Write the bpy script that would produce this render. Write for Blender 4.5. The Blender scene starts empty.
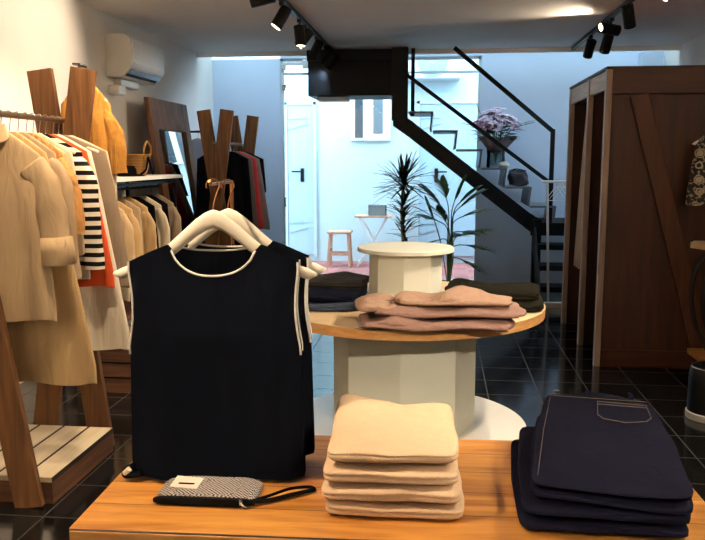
import bpy, bmesh, math, random
from math import sin, cos, pi, radians as R
from mathutils import Vector, Matrix, noise
random.seed(7)
S = bpy.context.scene
C = S.collection
V = Vector

# ------------------------------------------------------------------ materials
def nt(name):
    m = bpy.data.materials.new(name); m.use_nodes = True
    t = m.node_tree; b = t.nodes['Principled BSDF']
    return m, t, b
def lin(c):
    f = lambda x: x/12.92 if x <= .04045 else ((x+.055)/1.055)**2.4
    return tuple(f(v/255) for v in c) + (1,)
def N(t, kind, **kw):
    n = t.nodes.new(kind)
    for k, v in kw.items():
        if k in n.inputs: n.inputs[k].default_value = v
        else: setattr(n, k, v)
    return n
def mixc(t, fac, a, b, mode='MIX'):
    n = t.nodes.new('ShaderNodeMix'); n.data_type = 'RGBA'; n.blend_type = mode
    for s, v in ((0, fac), (6, a), (7, b)):
        if hasattr(v, 'is_linked') or hasattr(v, 'links'): t.links.new(v, n.inputs[s])
        else: n.inputs[s].default_value = v
    return n.outputs[2]
def math_(t, op, a, b=None):
    n = t.nodes.new('ShaderNodeMath'); n.operation = op
    for s, v in ((0, a), (1, b)):
        if v is None: continue
        if hasattr(v, 'links'): t.links.new(v, n.inputs[s])
        else: n.inputs[s].default_value = v
    return n.outputs[0]
def coords(t, scale=(1, 1, 1)):
    tc = t.nodes.new('ShaderNodeTexCoord'); mp = t.nodes.new('ShaderNodeMapping')
    mp.inputs['Scale'].default_value = scale
    t.links.new(tc.outputs['Object'], mp.inputs[0]); return mp.outputs[0]
def bump(t, b, h, strength=.3, dist=.01):
    n = t.nodes.new('ShaderNodeBump'); n.inputs['Strength'].default_value = strength; n.inputs['Distance'].default_value = dist
    t.links.new(h, n.inputs['Height']); t.links.new(n.outputs[0], b.inputs['Normal'])
def plain(name, c, rough=.5, metal=0, var=.06, scale=9, bmp=0, spec=.5):
    m, t, b = nt(name); col = lin(c)
    nz = N(t, 'ShaderNodeTexNoise', Scale=scale, Detail=4.0); t.links.new(coords(t), nz.inputs['Vector'])
    d = tuple(v*(1-var*2) for v in col[:3]) + (1,); l = tuple(min(1, v*(1+var*2)) for v in col[:3]) + (1,)
    t.links.new(mixc(t, nz.outputs[0], d, l), b.inputs['Base Color'])
    b.inputs['Roughness'].default_value = rough; b.inputs['Metallic'].default_value = metal
    b.inputs['Specular IOR Level'].default_value = spec
    if bmp: bump(t, b, nz.outputs[0], bmp)
    return m
def fabric(name, c, var=.12, weave=600, big=7, bmp=.25, rough=.95, c2=None, sheen=0.0, spec=.15, crease=4.0):
    m, t, b = nt(name); col = lin(c); co = coords(t)
    n1 = N(t, 'ShaderNodeTexNoise', Scale=float(big), Detail=5.0); t.links.new(co, n1.inputs['Vector'])
    n2 = N(t, 'ShaderNodeTexNoise', Scale=float(weave), Detail=1.0); t.links.new(co, n2.inputs['Vector'])
    d = lin(c2) if c2 else tuple(v*(1-var*2) for v in col[:3]) + (1,)
    l = tuple(min(1, v*(1+var)) for v in col[:3]) + (1,)
    a = mixc(t, n1.outputs[0], d, l)
    a = mixc(t, math_(t, 'MULTIPLY', n2.outputs[0], .35), a, tuple(v*.6 for v in col[:3]) + (1,))
    t.links.new(a, b.inputs['Base Color']); b.inputs['Roughness'].default_value = rough
    b.inputs['Specular IOR Level'].default_value = spec
    b.inputs['Sheen Weight'].default_value = sheen
    mp = t.nodes.new('ShaderNodeMapping'); mp.inputs['Scale'].default_value = (15, 15, 3.2); t.links.new(co, mp.inputs[0])
    n3 = N(t, 'ShaderNodeTexNoise', Scale=1.0, Detail=2.0, Distortion=1.2); t.links.new(mp.outputs[0], n3.inputs['Vector'])
    h = math_(t, 'ADD', math_(t, 'ADD', math_(t, 'MULTIPLY', n2.outputs[0], .3), n1.outputs[0]), math_(t, 'MULTIPLY', n3.outputs[0], crease))
    bump(t, b, h, bmp, .01); return m
def wood(name, c1, c2, grain=(3, 40, 40), plank=None, pw=.1, rough=.5, gap=None, var=.35, bmp=.15, spec=.4, knots=True):
    m, t, b = nt(name); co = coords(t)
    sep = t.nodes.new('ShaderNodeSeparateXYZ'); t.links.new(co, sep.inputs[0])
    vec = co; pid = None
    if plank is not None:
        pc = math_(t, 'DIVIDE', sep.outputs[plank], pw); fl = math_(t, 'FLOOR', pc)
        wn = t.nodes.new('ShaderNodeTexWhiteNoise'); wn.noise_dimensions = '1D'; t.links.new(fl, wn.inputs['W']); pid = wn.outputs['Value']
        off = t.nodes.new('ShaderNodeCombineXYZ')
        for i in range(3): t.links.new(math_(t, 'MULTIPLY', pid, 3.0+i*1.7), off.inputs[i])
        ad = t.nodes.new('ShaderNodeVectorMath'); ad.operation = 'ADD'
        t.links.new(co, ad.inputs[0]); t.links.new(off.outputs[0], ad.inputs[1]); vec = ad.outputs[0]
    mp = t.nodes.new('ShaderNodeMapping'); mp.inputs['Scale'].default_value = grain; t.links.new(vec, mp.inputs[0])
    n1 = N(t, 'ShaderNodeTexNoise', Scale=1.0, Detail=6.0, Distortion=.6); t.links.new(mp.outputs[0], n1.inputs['Vector'])
    n2 = N(t, 'ShaderNodeTexNoise', Scale=4.0, Detail=3.0); t.links.new(mp.outputs[0], n2.inputs['Vector'])
    rr = t.nodes.new('ShaderNodeValToRGB'); rr.color_ramp.elements[0].position = .33; rr.color_ramp.elements[1].position = .66
    rr.color_ramp.elements[0].color = lin(c1); rr.color_ramp.elements[1].color = lin(c2)
    t.links.new(n1.outputs[0], rr.inputs[0])
    a = mixc(t, math_(t, 'MULTIPLY', n2.outputs[0], .4), rr.outputs[0], lin(c1))
    if knots:
        vz = N(t, 'ShaderNodeTexVoronoi', Scale=1.0); mk = t.nodes.new('ShaderNodeMapping')
        mk.inputs['Scale'].default_value = tuple(4+ (0 if g > 10 else -2) for g in grain); t.links.new(vec, mk.inputs[0]); t.links.new(mk.outputs[0], vz.inputs['Vector'])
        kr = t.nodes.new('ShaderNodeValToRGB'); kr.color_ramp.elements[0].position = .03; kr.color_ramp.elements[1].position = .14
        kr.color_ramp.elements[0].color = (.45, .45, .45, 1); kr.color_ramp.elements[1].color = (1, 1, 1, 1)
        t.links.new(vz.outputs['Distance'], kr.inputs[0]); a = mixc(t, 1.0, a, kr.outputs[0], 'MULTIPLY')
    if pid is not None:
        a = mixc(t, math_(t, 'MULTIPLY', pid, var), a, tuple(v*.45 for v in lin(c1)[:3]) + (1,))
        if gap:
            fr = math_(t, 'FRACT', pc); g = math_(t, 'LESS_THAN', math_(t, 'MINIMUM', fr, math_(t, 'SUBTRACT', 1.0, fr)), gap)
            a = mixc(t, g, a, (.01, .006, .004, 1))
    t.links.new(a, b.inputs['Base Color']); b.inputs['Roughness'].default_value = rough
    b.inputs['Specular IOR Level'].default_value = spec
    bump(t, b, n1.outputs[0], bmp, .004); return m
def emit(name, c, s):
    m, t, b = nt(name); b.inputs['Base Color'].default_value = lin(c)
    b.inputs['Emission Color'].default_value = lin(c); b.inputs['Emission Strength'].default_value = s; return m
def glass(name, tint=(.93, .97, .97, 1)):
    m, t, b = nt(name); t.nodes.remove(b); o = t.nodes['Material Output']
    tr = t.nodes.new('ShaderNodeBsdfTransparent'); tr.inputs[0].default_value = tint
    gl = t.nodes.new('ShaderNodeBsdfGlossy'); gl.inputs['Roughness'].default_value = .02
    fr = t.nodes.new('ShaderNodeFresnel'); fr.inputs[0].default_value = 1.45; mx = t.nodes.new('ShaderNodeMixShader')
    t.links.new(fr.outputs[0], mx.inputs[0]); t.links.new(tr.outputs[0], mx.inputs[1]); t.links.new(gl.outputs[0], mx.inputs[2])
    t.links.new(mx.outputs[0], o.inputs[0]); return m
def tiles(name, c, grout, size, rough, gw=.012, bmp=.1, gloss_var=.1):
    m, t, b = nt(name); co = coords(t)
    sep = t.nodes.new('ShaderNodeSeparateXYZ'); t.links.new(co, sep.inputs[0]); gs = []; ids = []
    for i in (0, 1):
        p = math_(t, 'DIVIDE', sep.outputs[i], size); fr = math_(t, 'FRACT', p); ids.append(math_(t, 'FLOOR', p))
        gs.append(math_(t, 'LESS_THAN', math_(t, 'MINIMUM', fr, math_(t, 'SUBTRACT', 1.0, fr)), gw))
    g = math_(t, 'MAXIMUM', gs[0], gs[1])
    cv = t.nodes.new('ShaderNodeCombineXYZ'); t.links.new(ids[0], cv.inputs[0]); t.links.new(ids[1], cv.inputs[1])
    wn = t.nodes.new('ShaderNodeTexWhiteNoise'); t.links.new(cv.outputs[0], wn.inputs['Vector'])
    nz = N(t, 'ShaderNodeTexNoise', Scale=14.0, Detail=6.0); t.links.new(co, nz.inputs['Vector'])
    col = lin(c); a = mixc(t, wn.outputs['Value'], tuple(v*.7 for v in col[:3]) + (1,), tuple(v*1.3 for v in col[:3]) + (1,))
    a = mixc(t, math_(t, 'MULTIPLY', nz.outputs[0], .5), a, tuple(v*.5 for v in col[:3]) + (1,))
    a = mixc(t, g, a, lin(grout)); t.links.new(a, b.inputs['Base Color'])
    rg = math_(t, 'ADD', math_(t, 'MULTIPLY', nz.outputs[0], gloss_var), rough); rg = math_(t, 'ADD', rg, math_(t, 'MULTIPLY', g, .4))
    t.links.new(rg, b.inputs['Roughness'])
    h = math_(t, 'SUBTRACT', math_(t, 'MULTIPLY', nz.outputs[0], .25), g); bump(t, b, h, bmp, .003); return m
def stripes(name, c1, c2, period, duty=.5, axis=2):
    m, t, b = nt(name); co = coords(t); sep = t.nodes.new('ShaderNodeSeparateXYZ'); t.links.new(co, sep.inputs[0])
    fr = math_(t, 'FRACT', math_(t, 'DIVIDE', sep.outputs[axis], period))
    t.links.new(mixc(t, math_(t, 'LESS_THAN', fr, duty), lin(c1), lin(c2)), b.inputs['Base Color'])
    b.inputs['Roughness'].default_value = .95; b.inputs['Specular IOR Level'].default_value = .1; return m
def tweed(name, c1, c2, sc):
    m, t, b = nt(name); ck = N(t, 'ShaderNodeTexChecker', Scale=sc); co = coords(t)
    nz = N(t, 'ShaderNodeTexNoise', Scale=60.0, Detail=2.0); t.links.new(co, nz.inputs['Vector'])
    ad = t.nodes.new('ShaderNodeVectorMath'); ad.operation = 'MULTIPLY_ADD'; ad.inputs[1].default_value = (.004,)*3
    t.links.new(nz.outputs['Color'], ad.inputs[0]); t.links.new(co, ad.inputs[2]); t.links.new(ad.outputs[0], ck.inputs['Vector'])
    ck.inputs['Color1'].default_value = lin(c1); ck.inputs['Color2'].default_value = lin(c2)
    t.links.new(ck.outputs[0], b.inputs['Base Color']); b.inputs['Roughness'].default_value = .9; bump(t, b, ck.outputs[1], .3, .002); return m
def medallions(name, bg, fg):
    m, t, b = nt(name); co = coords(t, (11, 0, 11)); vz = N(t, 'ShaderNodeTexVoronoi', Scale=1.0, Randomness=.35); t.links.new(co, vz.inputs['Vector'])
    d = vz.outputs['Distance']; a = math_(t, 'LESS_THAN', d, .36)
    ring = math_(t, 'MULTIPLY', math_(t, 'GREATER_THAN', d, .24), math_(t, 'LESS_THAN', d, .29))
    nz = N(t, 'ShaderNodeTexNoise', Scale=45.0, Detail=1.0); t.links.new(coords(t), nz.inputs['Vector'])
    sm = math_(t, 'GREATER_THAN', nz.outputs[0], .57)
    f = math_(t, 'MAXIMUM', math_(t, 'SUBTRACT', a, ring), math_(t, 'MULTIPLY', sm, .7))
    t.links.new(mixc(t, f, lin(bg), lin(fg)), b.inputs['Base Color']); b.inputs['Roughness'].default_value = .9; return m

M = {}
M['wall'] = plain('wall_paint', (232, 227, 220), .9, var=.02, scale=3, bmp=.02)
M['wallrear'] = plain('rear_wall_daylit_paint', (198, 211, 230), .9, var=.02, scale=3, bmp=.02)  # bluish daylight cast mixed into the rear wall colour
M['ceil'] = plain('ceiling_paint', (248, 242, 235), .92, var=.025, scale=2)
M['floor'] = tiles('dark_tile', (24, 24, 25), (50, 50, 50), .33, .07, bmp=.05)
M['terra'] = tiles('terrace_tile', (178, 104, 98), (190, 150, 140), .2, .6)
M['outwall'] = plain('terrace_wall_paint', (190, 204, 206), .9, var=.02)
M['outdoor'] = plain('terrace_door_paint', (168, 190, 200), .6, var=.02)
M['hingegrey'] = plain('pale_hinge', (165, 190, 198), .5)
M['rust'] = wood('rack_board_wood', (82, 53, 28), (132, 92, 54), (30, 30, 2.2), rough=.6)
M['cream_plank'] = wood('pale_plank_wood', (232, 214, 180), (248, 236, 210), (30, 2.5, 30), plank=0, pw=.135, gap=.05, rough=.6, var=.12)
M['barkside'] = wood('platform_side_wood', (70, 44, 28), (112, 76, 50), (2.5, 2.5, 40), rough=.65)
M['table'] = wood('table_wood', (160, 102, 42), (222, 164, 86), (3.0, 26, 26), plank=1, pw=.135, gap=.010, rough=.42, var=.3, knots=False)
M['tableend'] = wood('table_edge_wood', (170, 110, 50), (226, 176, 108), (4, 30, 30), rough=.5)
M['darkroom'] = wood('fitting_room_wood', (33, 16, 10), (57, 30, 19), (26, 26, 1.6), plank=0, pw=.17, gap=.010, rough=.5, var=.3, spec=.15)
M['darkroomx'] = wood('fitting_room_rail_wood', (36, 18, 11), (60, 32, 20), (1.6, 26, 26), rough=.5, spec=.15)
M['darkbrace'] = wood('fitting_room_brace_wood', (45, 23, 14), (74, 42, 27), (26, 26, 2), rough=.5, spec=.15)
M['header'] = wood('fitting_room_header_wood', (150, 134, 116), (196, 180, 160), (26, 2.2, 26), rough=.55)
M['edgewood'] = wood('fitting_room_post_wood', (140, 118, 104), (180, 158, 144), (26, 26, 2.2), rough=.4)
M['mirrorwood'] = wood('mirror_frame_wood', (74, 42, 24), (122, 80, 50), (24, 3, 3), rough=.6)
M['shelfwhite'] = plain('white_shelf', (236, 232, 222), .5, var=.02)
M['white'] = plain('white_lacquer', (238, 236, 230), .35, var=.02)
M['hanger'] = plain('ivory_hanger', (236, 231, 218), .4, var=.02)
M['ac'] = plain('air_conditioner_plastic', (240, 239, 235), .3, var=.01)
M['acdark'] = plain('air_conditioner_slot', (20, 22, 24), .6)
M['silver'] = plain('silver_metal', (190, 192, 195), .25, metal=1, var=.02)
M['black'] = plain('black_metal', (7, 7, 8), .4, var=.1, spec=.2)
M['stair'] = plain('stair_black_steel', (8, 10, 14), .55, var=.1, spec=.12)
M['tread'] = plain('stair_tread_steel', (95, 100, 106), .4, var=.1)
M['copper'] = plain('copper_wire', (196, 140, 96), .25, metal=1, var=.03)
M['steelrail'] = plain('dull_steel_rail', (120, 104, 86), .35, metal=.8)
M['plinth'] = plain('sage_plinth_paint', (222, 226, 214), .55, var=.015, scale=3)
M['plywood'] = wood('table_rim_wood', (196, 142, 82), (222, 174, 114), (14, 14, 60), rough=.5, knots=False)
M['tabletopround'] = wood('round_top_wood', (222, 192, 146), (236, 212, 172), (3, 26, 26), rough=.4, knots=False)
M['mirror'] = plain('mirror_glass', (225, 230, 232), .02, metal=1, var=0)
M['glass'] = glass('shop_glass')
M['glassvase'] = glass('vase_glass', (.72, .78, .78, 1))
M['frame'] = plain('window_frame_paint', (206, 216, 222), .5, var=.02)
M['lampwarm'] = emit('lamp_lens', (255, 226, 180), 14)
M['leafdark'] = plain('dracaena_leaf', (32, 52, 34), .45, var=.2)
M['leafgreen'] = plain('palm_leaf', (66, 112, 58), .45, var=.2)
M['stem'] = plain('plant_stem', (98, 92, 60), .7, var=.2, scale=30)
M['soil'] = plain('potting_soil', (44, 32, 24), 1, var=.2, scale=60, bmp=.5)
M['potwhite'] = plain('pale_plant_pot', (190, 186, 178), .6)
M['potdark'] = plain('dark_plant_pot', (46, 44, 44), .6)
M['wicker'] = stripes('wicker_weave', (176, 132, 78), (132, 92, 50), .012)
M['rawwood'] = wood('raw_stool_wood', (196, 146, 118), (216, 172, 144), (26, 26, 3), rough=.6, knots=False)
M['zinc'] = plain('zinc_box', (150, 156, 156), .5, metal=.4)
M['petal'] = plain('pale_lilac_petal', (226, 208, 226), .7, var=.1)
M['petal2'] = plain('mauve_petal', (170, 120, 150), .7, var=.12)
M['paper'] = plain('grey_wrapping_paper', (122, 110, 112), .8, var=.1)
# cloth
M['blackcloth'] = fabric('black_crepe', (8, 10, 16), spec=.0, var=.1, weave=900, bmp=.08)
M['piping'] = fabric('white_piping', (236, 236, 232), var=.02, weave=900, bmp=.05, crease=0.0)
M['creamknit'] = fabric('cream_boucle', (216, 189, 160), var=.06, weave=260, big=30, bmp=.55, crease=0.0)
M['mauveknit'] = fabric('dusty_pink_knit', (158, 126, 116), var=.14, weave=220, big=40, bmp=.9, crease=0.0)
M['rosebeige'] = fabric('rose_beige_knit', (184, 152, 132), var=.14, weave=220, big=40, bmp=.9, crease=0.0)
M['denim'] = fabric('dark_indigo_denim', (13, 14, 27), spec=.03, var=.12, weave=700, bmp=.15)
M['denimmid'] = fabric('washed_blue_denim', (52, 62, 82), var=.2, weave=700, bmp=.2)
M['denimgrey'] = fabric('charcoal_denim', (50, 48, 48), var=.2, weave=700, bmp=.2)
M['olive'] = fabric('black_olive_twill', (30, 29, 22), spec=.03, var=.15, weave=700, bmp=.2)
M['thread'] = fabric('beige_stitching', (84, 76, 72), var=.05, crease=0.0)
M['beige'] = fabric('beige_linen', (202, 178, 144), var=.07, bmp=.25)
M['sand'] = fabric('sand_linen', (208, 178, 132), var=.08, bmp=.3)
M['orange'] = fabric('apricot_knit', (212, 158, 100), var=.16, big=45, weave=220, bmp=.7)
M['mustard'] = fabric('mustard_knit', (206, 150, 76), var=.14, big=30, weave=220, bmp=.6)
M['cream'] = fabric('cream_cotton', (234, 216, 186), var=.05)
M['offwhite'] = fabric('off_white_cotton', (238, 230, 214), var=.04)
M['taupe'] = fabric('taupe_wool', (148, 132, 114), var=.08)
M['coral'] = fabric('coral_viscose', (226, 94, 52), var=.08)
M['red'] = fabric('coral_red_wool', (218, 72, 76), var=.06)
M['greycloth'] = fabric('mid_grey_wool', (110, 106, 106), var=.08)
M['warmgrey'] = fabric('warm_grey_wool', (150, 134, 124), var=.08)
M['navyblack'] = fabric('blue_black_wool', (14, 15, 22), spec=.02, var=.1)
M['paleblue'] = fabric('pale_blue_cotton', (188, 196, 214), var=.05)
M['curtain'] = fabric('pale_beige_curtain', (196, 178, 160), var=.05)
M['striped'] = stripes('black_white_stripes', (20, 20, 22), (236, 230, 218), .042, .5)
M['tweed'] = tweed('black_white_tweed', (18, 17, 20), (176, 170, 170), 190)
M['print'] = medallions('black_medallion_print', (14, 13, 13), (160, 148, 126))
M['baggrey'] = fabric('crumpled_grey_paper', (84, 82, 88), var=.1)
M['felt'] = fabric('black_felt', (14, 13, 14), spec=.02, var=.1)
M['pebble'] = fabric('dusty_beige_cotton', (186, 164, 136), var=.08)
M['tagpaper'] = plain('paper_tag', (226, 216, 208), .7)

# ------------------------------------------------------------------ mesh helpers
class MB:
    def __init__(s): s.bm = bmesh.new()
    def box(s, a, b, rot=None, bev=0.0):
        a, b = V(a), V(b); c = (a+b)/2; d = b-a
        r = bmesh.ops.create_cube(s.bm, size=1.0); vs = r['verts']
        for v in vs: v.co = V((v.co.x*d.x, v.co.y*d.y, v.co.z*d.z))
        if bev:
            es = list({e for v in vs for e in v.link_edges})
            r2 = bmesh.ops.bevel(s.bm, geom=es, offset=bev, segments=2, profile=.5, affect='EDGES'); vs = list({v for f in r2['faces'] for v in f.verts} | {v for v in vs if v.is_valid})
        M_ = Matrix.Translation(c) @ (rot.to_4x4() if rot else Matrix())
        for v in vs: v.co = M_ @ v.co
        return s
    def beam(s, p, q, w, d, up=(0, 0, 1), bev=.003):       # a board from p to q, w wide (across up x dir), d thick (along up)
        p, q = V(p), V(q); x = (q-p); L = x.length; x.normalize(); y = V(up).cross(x).normalized(); z = x.cross(y)
        n = MB().box((-L/2, -w/2, -d/2), (L/2, w/2, d/2), bev=bev); rot = Matrix((x, y, z)).transposed().to_4x4(); rot.translation = (p+q)/2
        return s.add(n, rot)
    def add(s, o, mat=Matrix()):
        me = bpy.data.meshes.new('t'); o.bm.to_mesh(me); me.transform(mat); s.bm.from_mesh(me); bpy.data.meshes.remove(me); o.bm.free(); return s
    def loft(s, rings, cap0=True, cap1=True, close=True):
        bm = s.bm; rs = [[bm.verts.new(p) for p in r] for r in rings]; n = len(rs[0])
        for a, b in zip(rs, rs[1:]):
            for i in range(n if close else n-1):
                j = (i+1) % n
                try: bm.faces.new((a[i], a[j], b[j], b[i]))
                except ValueError: pass
        if cap0: bm.faces.new(rs[0][::-1])
        if cap1: bm.faces.new(rs[-1])
        return s
    def tube(s, pts, r, n=8, cap=True, flat=1.0):
        pts = [V(p) for p in pts]; rr = r if isinstance(r, (list, tuple)) else [r]*len(pts); rings = []; nrm = None
        for i, p in enumerate(pts):
            t = (pts[min(i+1, len(pts)-1)]-pts[max(i-1, 0)]).normalized()
            if nrm is None: nrm = t.orthogonal().normalized()
            nrm = (nrm - t*nrm.dot(t)).normalized(); bn = t.cross(nrm)
            rings.append([p+(nrm*cos(2*pi*k/n)+bn*sin(2*pi*k/n)*flat)*rr[i] for k in range(n)])
        return s.loft(rings, cap, cap)
    def lathe(s, prof, c=(0, 0, 0), n=32, cap=True):
        return s.loft([[V(c)+V((r*cos(2*pi*k/n), r*sin(2*pi*k/n), z)) for k in range(n)] for r, z in prof], cap, cap)
    def cyl(s, p, q, r, n=16): return s.tube([p, q], r, n)
    def quad(s, a, b, c, d):
        s.bm.faces.new([s.bm.verts.new(p) for p in (a, b, c, d)]); return s
    def superbox(s, c, size, p=5, n=10, rot=None, fn=None):
        o = MB(); bmesh.ops.create_cube(o.bm, size=2.0); bmesh.ops.subdivide_edges(o.bm, edges=o.bm.edges[:], cuts=n, use_grid_fill=True)
        for v in o.bm.verts:
            a = v.co; ph, pz = p if isinstance(p, tuple) else (p, p)
            k = ((abs(a.x)**ph+abs(a.y)**ph)**(pz/ph)+abs(a.z)**pz)**(1/pz); u = a/k
            q = V((u.x*size[0]/2, u.y*size[1]/2, u.z*size[2]/2))
            if fn: q = q+V(fn(u, q))
            v.co = q
        m = (rot.to_4x4() if rot else Matrix()); m.translation = V(c); return s.add(o, m)
    def shift(s, v):
        for q in s.bm.verts: q.co += V(v)
        return s
def spline(pts, n=6):
    pts = [V(p) for p in pts]; out = []
    for i in range(len(pts)-1):
        p0 = pts[max(i-1, 0)]; p1 = pts[i]; p2 = pts[i+1]; p3 = pts[min(i+2, len(pts)-1)]
        for k in range(n):
            t = k/n; out.append(.5*((2*p1)+(p2-p0)*t+(2*p0-5*p1+4*p2-p3)*t*t+(3*p1-p0-3*p2+p3)*t**3))
    out.append(pts[-1]); return out
def obj(name, mb, m, parent=None, smooth=False, sub=0, local=False, mods=()):
    """One mesh object. Geometry is given in world space unless local: then in the parent's space."""
    bmesh.ops.recalc_face_normals(mb.bm, faces=mb.bm.faces)
    me = bpy.data.meshes.new(name)
    off = V((0, 0, 0))
    if parent is not None and not local:
        p = parent
        while p: off += p.location; p = p.parent
        for v in mb.bm.verts: v.co -= off
    mb.bm.to_mesh(me); mb.bm.free()
    o = bpy.data.objects.new(name, me); C.objects.link(o)
    me.materials.append(M[m] if isinstance(m, str) else m)
    if smooth:
        for p in me.polygons: p.use_smooth = True
        if smooth != 'all':
            try: me.set_sharp_from_angle(angle=R(40))
            except Exception: pass
    if parent is not None: o.parent = parent
    if sub:
        q = o.modifiers.new('sub', 'SUBSURF'); q.levels = q.render_levels = sub
    return o
def tag(o, label, cat, group=None):
    o['label'] = label; o['category'] = cat
    if group: o['group'] = group
    return o
def thing(name, label, cat, loc=(0, 0, 0), rz=0, group=None):
    o = bpy.data.objects.new(name, None); C.objects.link(o); o.location = loc; o.rotation_euler = (0, 0, rz); o.empty_display_size = .1
    return tag(o, label, cat, group)
def struct(name, mb, m, parent=None, smooth=False):
    o = obj(name, mb, m, parent, smooth)
    if parent is None: o['kind'] = 'structure'
    return o
def dup(root, loc, label, group=None, rz=None, mats=None):
    r = root.copy(); C.objects.link(r); r.location = loc
    if rz is not None: r.rotation_euler = (0, 0, rz)
    r['label'] = label
    if group: r['group'] = group
    def rec(a, b):
        for ch in list(a.children):
            c = ch.copy(); C.objects.link(c); c.parent = b; rec(ch, c)
    rec(root, r); return r
def nz(x, y, z, s=1.0): return noise.noise(V((x*s, y*s, z*s)))

# ------------------------------------------------------------------ camera
yaw = R(6.338); pitch = R(8.027)
cam = bpy.data.cameras.new('camera'); co_ = bpy.data.objects.new('camera', cam); C.objects.link(co_)
co_.location = (0, 0, 1.5); co_.rotation_euler = (pi/2-pitch, 0, yaw); cam.sensor_width = 36; cam.lens = 36*780/705; cam.clip_start = .05
S.camera = co_

# ------------------------------------------------------------------ the room
XL, XR, YB, YF, ZC = -2.80, 2.55, 9.6, -1.6, 2.72
WX0, WX1 = -1.955, .47
struct('floor', MB().box((XL-.1, YF-.1, -.1), (XR+.1, YB+.05, 0)), 'floor')
HY0 = 9.0        # added glazed ceiling slot, lets sky light wash down the rear wall
struct('ceiling', MB().box((XL-.1, YF-.1, ZC), (XR+.1, HY0, ZC+.12)), 'ceil')
struct('trim_added_lip', MB().box((XL, HY0-.03, ZC-.05), (XR, HY0, ZC)), 'ceil')  # added lip, hides the bright wall top inside the slot
struct('wall_added_slot', MB().box((XL-.1, HY0-.1, ZC+.12), (XR+.1, HY0, ZC+.6)).box((XL-.1, YB, ZC+.12), (XR+.1, YB+.12, ZC+.6)).box((XL-.1, HY0, ZC), (XL, YB, ZC+.6)).box((XR, HY0, ZC), (XR+.1, YB, ZC+.6)), 'wall')  # shaft walls of the added slot
sl = struct('window_added_slot', MB().box((XL, HY0, ZC+.52), (XR, HY0+.03, ZC+.6)).box((XL, YB-.03, ZC+.52), (XR, YB, ZC+.6)), 'frame')  # frame of the added slot
obj('pane', MB().box((XL, HY0+.03, ZC+.10), (XR, YB-.03, ZC+.106)).shift((0, 0, .46)), 'glass', sl)
struct('wall_left', MB().box((XL-.12, YF, 0), (XL, YB+.1, ZC)), 'wall')
struct('wall_right', MB().box((XR, YF, 0), (XR+.12, YB+.1, ZC)), 'wall')
struct('wall_front', MB().box((XL-.1, YF-.12, 0), (XR+.1, YF, ZC)), 'wall')
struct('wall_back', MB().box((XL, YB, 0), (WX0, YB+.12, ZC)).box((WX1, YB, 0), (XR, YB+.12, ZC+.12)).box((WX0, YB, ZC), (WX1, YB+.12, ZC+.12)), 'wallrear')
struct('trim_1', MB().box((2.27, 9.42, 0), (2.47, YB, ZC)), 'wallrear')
# glazed front to the terrace
w = struct('window_1', MB().box((WX0, YB+.02, 0), (WX0+.035, YB+.08, ZC)).box((WX1-.03, YB+.02, 0), (WX1, YB+.08, ZC))
           .box((WX0, YB+.02, ZC-.03), (WX1, YB+.08, ZC)).box((WX0, YB+.03, 2.53), (WX1, YB+.07, 2.555)).box((WX0, YB+.02, 0), (WX1, YB+.08, .03)), 'frame')
obj('pane', MB().box((WX0+.03, YB+.046, .03), (WX1-.03, YB+.052, ZC-.03)), 'glass', w)
hg = MB()
for z in (2.62, 2.38): hg.box((WX0+.02, YB+.0, z-.035), (WX0+.07, YB+.03, z+.035), bev=.004)
obj('glass_clamp', hg, 'silver', w)
obj('pull_handle', MB().tube([(WX0+.05, YB+.03, 1.03), (WX0+.05, YB-.03, 1.03), (WX0+.05, YB-.03, .93), (WX0+.05, YB+.03, .93)], .009), 'black', w, True)
obj('top_pivot', MB().box((WX0+.03, YB-.01, 2.64), (WX0+.32, YB+.02, 2.68), bev=.004).box((WX0+.28, YB-.03, 2.6), (WX0+.36, YB+.02, 2.7), bev=.006), 'silver', w)
# terrace
OY = 11.5
struct('terrace_floor', MB().box((-4.2, YB+.12, -.1), (3.2, OY+.2, -.005)), 'terra')
struct('wall_terrace', MB().box((-4.2, OY, 0), (3.2, OY+.15, 3.5)), 'outwall')
struct('wall_terrace_left', MB().box((-4.35, YB+.12, 0), (-4.2, OY, 3.5)), 'outwall')
struct('wall_terrace_right', MB().box((3.2, YB+.12, 0), (3.35, OY, 3.5)), 'outwall')
def terrace_door(nm, x0, x1, hx, sgn):
    d = struct(nm, MB().box((x0, OY-.03, .1), (x1, OY, 2.3), bev=.006), 'outdoor')
    f = MB()
    for a in (x0-.04, x1): f.box((a, OY-.05, .06), (a+.04, OY, 2.34))
    f.box((x0-.04, OY-.05, 2.3), (x1+.04, OY, 2.34)); obj('door_frame', f, 'outwall', d)
    h = MB().box((hx-.025, OY-.05, 1.18), (hx+.025, OY-.03, 1.38), bev=.004).tube([(hx, OY-.04, 1.33), (hx, OY-.09, 1.33), (hx-sgn*.15, OY-.09, 1.33)], .012)
    obj('door_handle', h, 'black', d)
    for z in (.55, 2.07):
        e = MB()
        for s in (-1, 1):
            a = V((x0+.02, OY-.038, z+s*.06)); rg = []
            e.loft([[(x0+.02, OY-.045, z+s*.02), (x0+.02, OY-.045, z+s*.13), (x0+.02, OY-.03, z+s*.13), (x0+.02, OY-.03, z+s*.02)],
                    [(x0+.30, OY-.045, z+s*.03), (x0+.30, OY-.045, z+s*.05), (x0+.30, OY-.03, z+s*.05), (x0+.30, OY-.03, z+s*.03)]])
        obj('strap_hinge', e, 'hingegrey', d)
terrace_door('door_1', -2.24, -1.85, -2.02, 1)
terrace_door('door_2', -.30, .62, -.05, -1)
wn = struct('window_2', MB().box((-1.30, OY-.05, 1.78), (-.72, OY-.0, 2.46), bev=.005), 'white')
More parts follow.
